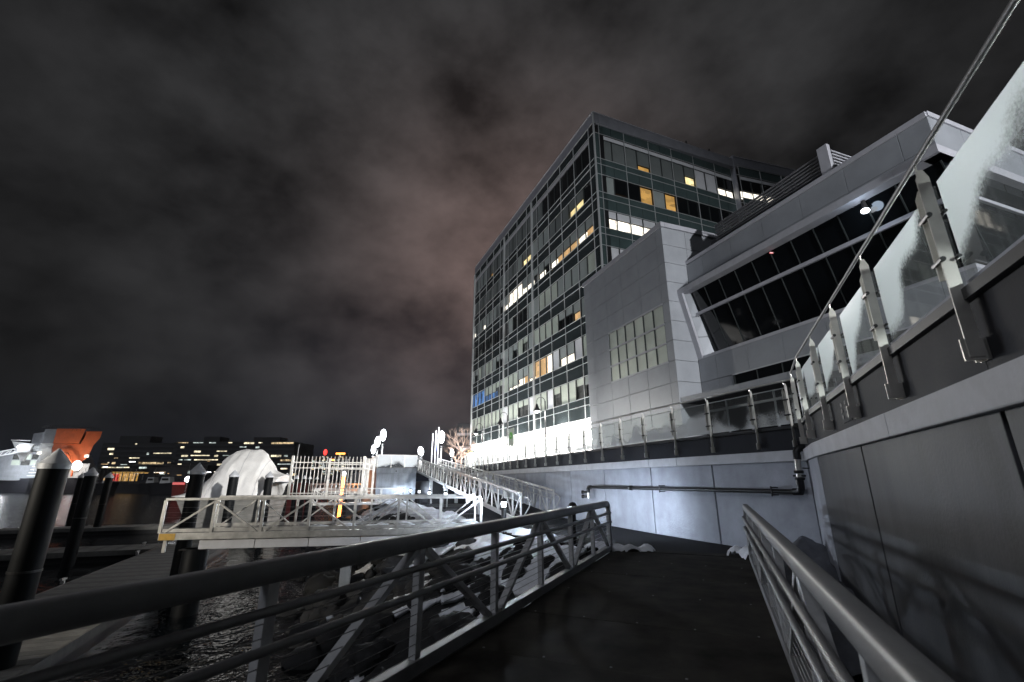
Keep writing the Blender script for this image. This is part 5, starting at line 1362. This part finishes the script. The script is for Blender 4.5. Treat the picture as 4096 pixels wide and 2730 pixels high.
# added lamp imitating a floodlight's reflection in the bay glass, right end
for k, (s_, h_) in enumerate(((-0.392, 0.380),)):
    c = gp(s_, h_) - BD*0.28
    MB().cbox(c + up_*0.13, 0.1, 0.1, 0.3).build('bay_glint_stem', 'steel_dark', an); MB().ball(c, 0.15, 0.15, 0.10, 12, 8).build('bay_glint', 'bollard_lens', an)
    point_light('bay_glint_light', c - BD*0.4, 14, (0.65, 0.8, 1.0), 0.2, an)
MB().cbox(gp(-0.23, 0.392) - BD*0.05, 0.22, 0.04, 0.06).build('exit_light', 'red_glow', an)
# canopy and ground floor
CJ = [0.0, -0.060, -0.155, -0.25, -0.345, -0.44, -0.52]
for a, b in zip(CJ[:-1], CJ[1:]):
    MB().obox(AP(a, 0.002, 0.153) - AD*0.008, -AD*((a-b)*V-0.016), BD*0.25, up_*(0.0125*V)).build('canopy_fascia', 'panel_b', an)
MB().box8([AP(0, 0.012, 0.1535), AP(-0.52, 0.012, 0.1535), AP(-0.52, 0.12, 0.1535), AP(0, 0.12, 0.1535), AP(0, 0.012, 0.168), AP(-0.52, 0.012, 0.168), AP(-0.52, 0.12, 0.168), AP(0, 0.12, 0.168)]).build('canopy', 'concrete_dark', an)
for k in range(9):
    a = -0.004 - k*0.055
    MB().obox(AP(a, 0.062, 0.0445), -AD*(0.052*V), BD*0.06, up_*(0.109*V)).build('shopfront_glass', 'dark_glass' if k not in (1, 2) else 'dark_glass', an)
    MB().obox(AP(a, 0.060, 0.0445), -AD*0.09, BD*0.09, up_*(0.109*V)).build('shopfront_frame', 'panel_b', an)
MB().obox(AP(-0.0, 0.060, 0.136), -AD*(0.5*V), BD*0.08, up_*0.12).build('shopfront_frame', 'panel_b', an)
# roof louvre screen
LQ = 0.072
for k in range(8):
    h = 0.487 + k*0.0067
    for a, b in zip([-0.086, -0.15, -0.21, -0.272], [-0.149, -0.209, -0.271, -0.328]):
        p = AP(a, LQ, h)
        MB().box8([p, AP(b, LQ, h), AP(b, LQ, h) + BD*0.10 + up_*0.02, p + BD*0.10 + up_*0.02, p + up_*0.055 - BD*0.06, AP(b, LQ, h) + up_*0.055 - BD*0.06, AP(b, LQ, h) + BD*0.06 + up_*0.075, p + BD*0.06 + up_*0.075]).build('louvre_blade', 'louver', an)
    MB().obox(AP(-0.345, LQ+0.006, h), BD*3.0, AD*0.05, up_*0.06).build('louvre_blade', 'trim', an)
for s_ in (-0.086, -0.15, -0.21, -0.272):
    MB().obox(AP(s_, LQ, 0.482) + BD*0.12, -AD*0.06, BD*0.08, up_*(0.058*V)).build('louvre_frame', 'louver', an)
MB().obox(AP(-0.328, LQ-0.004, 0.482), -AD*(0.017*V), BD*0.2, up_*(0.064*V)).build('louvre_post', 'trim', an)
MB().obox(AP(-0.05, LQ+0.02, 0.482), -AD*(0.29*V), BD*2.8, up_*(0.04*V)).build('plant_core', 'joint', an)

# ------------------------------------------------------------------ snow and rocks
def snow_mound(pts, name_label, m_='snow', seed=0, h=0.22, cat='snow'):
    """lumpy heap over a line of blobs (x, y, z, r)"""
    mb = MB(); N = 26
    xs = [p[0] for p in pts]; ys = [p[1] for p in pts]; rm = max(p[3] for p in pts)
    x0, x1, y0, y1 = min(xs)-rm, max(xs)+rm, min(ys)-rm, max(ys)+rm
    n = max(10, int((x1-x0)/0.07)); m = max(10, int((y1-y0)/0.07)); idx = {}
    for i in range(n+1):
        for j in range(m+1):
            x = x0 + (x1-x0)*i/n; y = y0 + (y1-y0)*j/m; f = 0; zb = 0; ws = 0
            for px, py, pz, r in pts:
                dd = math.hypot(x-px, y-py)/r
                if dd < 1: f = max(f, (1-dd*dd)**0.7); 
                w_ = 1/(dd+0.1)**3; zb += pz*w_; ws += w_
            nz = mnoise.noise(Vector((x*2.3, y*2.3, seed)))*0.5 + mnoise.noise(Vector((x*6, y*6, seed)))*0.22
            z = zb/ws - 0.03 + h*(f + nz*0.7*(f > 0) - 0.12)
            if f > 0.02: idx[(i, j)] = len(mb.v); mb.v.append(Vector((x, y, z)))
    for i in range(n):
        for j in range(m):
            k = [(i, j), (i+1, j), (i+1, j+1), (i, j+1)]
            if all(q in idx for q in k): mb.f.append(tuple(idx[q] for q in k))
    o = mb.build('snow_heap', m_, smooth=True)
    return stuff(o, name_label, cat)
snow_mound([(*G(11.7, -2.45)[:2], 0.0, 0.30), (*G(11.75, -2.1)[:2], 0, 0.30), (*G(11.85, -1.75)[:2], 0.0, 0.22), (*G(11.8, -2.9)[:2], 0.0, 0.4)], 'crusty snow heap at the end post of the left gangway rail', seed=1, h=0.20)
snow_mound([(*G(11.7, 0.32)[:2], 0.0, 0.22), (*G(11.9, 0.15)[:2], 0.0, 0.24), (*G(11.55, 0.5)[:2], 0.0, 0.3)], 'snow heap at the foot of the right gangway rail', seed=2, h=0.26)
snow_mound([(*G(11.0 - k*0.62, 1.15)[:2], -0.05 - 0.07*k, 0.75) for k in range(7)] + [(*G(11.3, 1.4)[:2], 0.1, 0.6)], 'dark snow bank between the right gangway rail and the wall', 'snow_dark', seed=3, h=0.42)
snow_mound([(-0.95, 16.0, 0, 0.35), (-0.75, 16.6, 0, 0.35), (-1.25, 16.2, 0, 0.3), (-0.5, 15.6, 0, 0.3)], 'snow pushed against the bollard light by the truss gangway', seed=4, h=0.28)
snow_mound([(0.35, 17.9, 0, 0.25), (0.1, 18.3, 0, 0.2), (0.75, 17.5, 0, 0.15)], 'thin snow ridge below the lower end of the ramp', seed=5, h=0.10)
snow_mound([(1.2 - k*0.25, 13.4 + k*0.55, -0.05, 0.45 + 0.1*(k % 2)) for k in range(9)], 'snow bank along the edge of the lower walk behind the near rail', seed=6, h=0.24)
snow_mound([(*(W(20+2.1*k, 4.9 + 0.25*(k % 2))[:2]), -0.05, 1.0) for k in range(10)], 'snow bank along the far edge of the lower walk', seed=8, h=0.3)
# snow lying on the truss gangway deck
for a, b, sd_ in ((0.45, 0.62, 11), (0.66, 0.98, 12)):
    n = int((b-a)*14)
    snow_mound([(*(MA + md*(10.05*(a + (b-a)*k/n)) + mnr*(0.9 + 0.35*math.sin(k*2.1)))[:2], 0.0, 0.42) for k in range(n+1)], ['patchy snow on the middle of the truss gangway deck', 'deeper snow on the landward end of the truss gangway deck'][sd_-11], seed=sd_, h=0.15)
# blanket of melting snow draped over the rip-rap
def snow_keep(p):
    if inpoly(p, lw) or p.dot(GN) > 0.3 and p.dot(GD) < 11.6: return False
    d = min(seg_dist(p, edge[i], edge[i+1]) for i in range(len(edge)-1))
    v = mnoise.noise(Vector((p.x*0.75, p.y*0.75, 7)))*0.8 + mnoise.noise(Vector((p.x*2.4, p.y*2.4, 1)))*0.35
    return v > -0.42 + 0.17*d
def snow_z(p):
    return slope_z(p) + 0.15 + 0.05*mnoise.noise(Vector((p.x*4, p.y*4, 2)))
o = grid_surface(7, 40, -1, 9.4, 360, 120, snow_z, snow_keep)
o = o.build('snow_cover', 'snow', smooth=True); stuff(o, 'patchy snow lying over the dark boulders below the lower walk', 'snow')
sm = o.modifiers.new('thick', 'SOLIDIFY'); sm.thickness = 0.10; sm.offset = -1
# boulders
rock_meshes = []
for k in range(8):
    rnd = random.Random(k+40); mb = MB(); mb.ball((0, 0, 0), 0.5, 0.42, 0.36, 16, 11)
    for i, v in enumerate(mb.v):
        f = 1 + 0.6*mnoise.noise(v*1.9 + Vector((k*7, 0, 0))) + 0.16*mnoise.noise(v*6 + Vector((k, 0, 0)))
        mb.v[i] = v*f
    o = mb.build('rock', 'rock', smooth=True); rock_meshes.append(o.data); bpy.data.objects.remove(o)
rnd = random.Random(77); placed = 0; tries = 0
extra = MB()
while placed < 420 and tries < 9000:
    tries += 1
    s_ = rnd.uniform(6.5, 30) if rnd.random() < 0.8 else rnd.uniform(26, 42); l_ = rnd.uniform(-1.5, 9.2)
    p = W(s_, l_)
    if inpoly(p, lw) or (p.dot(GN) > -0.2): continue
    d = min(seg_dist(p, edge[i], edge[i+1]) for i in range(len(edge)-1))
    if d < 0.5 or d > 7: continue
    z = slope_z(p)
    if z < WZ - 0.2: continue
    sz = rnd.uniform(0.45, 1.15)
    if placed < 290:
        o = bpy.data.objects.new('boulder', rock_meshes[placed % 8]); COL.objects.link(o)
        o.location = (p.x, p.y, z + 0.02); o.rotation_euler = (rnd.uniform(-0.4, 0.4), rnd.uniform(-0.4, 0.4), rnd.uniform(0, 6.28)); o.scale = (sz, sz*rnd.uniform(0.8, 1.2), sz)
        o['label'] = 'dark angular boulder in the rip-rap bank below the walk'; o['category'] = 'boulder'; o['group'] = 'boulders of the rip-rap bank'
    placed += 1


# ------------------------------------------------------------------ thin haze added for lamp halos and a paler skyline
hz_o = MB(); hz_o.box8([(-460, -60, -9), (140, -60, -9), (140, 520, -9), (-460, 520, -9), (-460, -60, 62), (140, -60, 62), (140, 520, 62), (-460, 520, 62)])
hm_ = bpy.data.materials.new('haze'); hm_.use_nodes = True
for n_ in list(hm_.node_tree.nodes): hm_.node_tree.nodes.remove(n_)
ho = hm_.node_tree.nodes.new('ShaderNodeOutputMaterial'); hv = hm_.node_tree.nodes.new('ShaderNodeVolumePrincipled')
hv.inputs['Color'].default_value = (0.92, 0.95, 1.0, 1); hv.inputs['Density'].default_value = 0.0001; hv.inputs['Anisotropy'].default_value = 0.75
hm_.node_tree.links.new(hv.outputs[0], ho.inputs['Volume'])
M['haze'] = hm_
stuff(hz_o.build('haze', 'haze'), 'added thin haze softening the lamps and the skyline', 'haze')
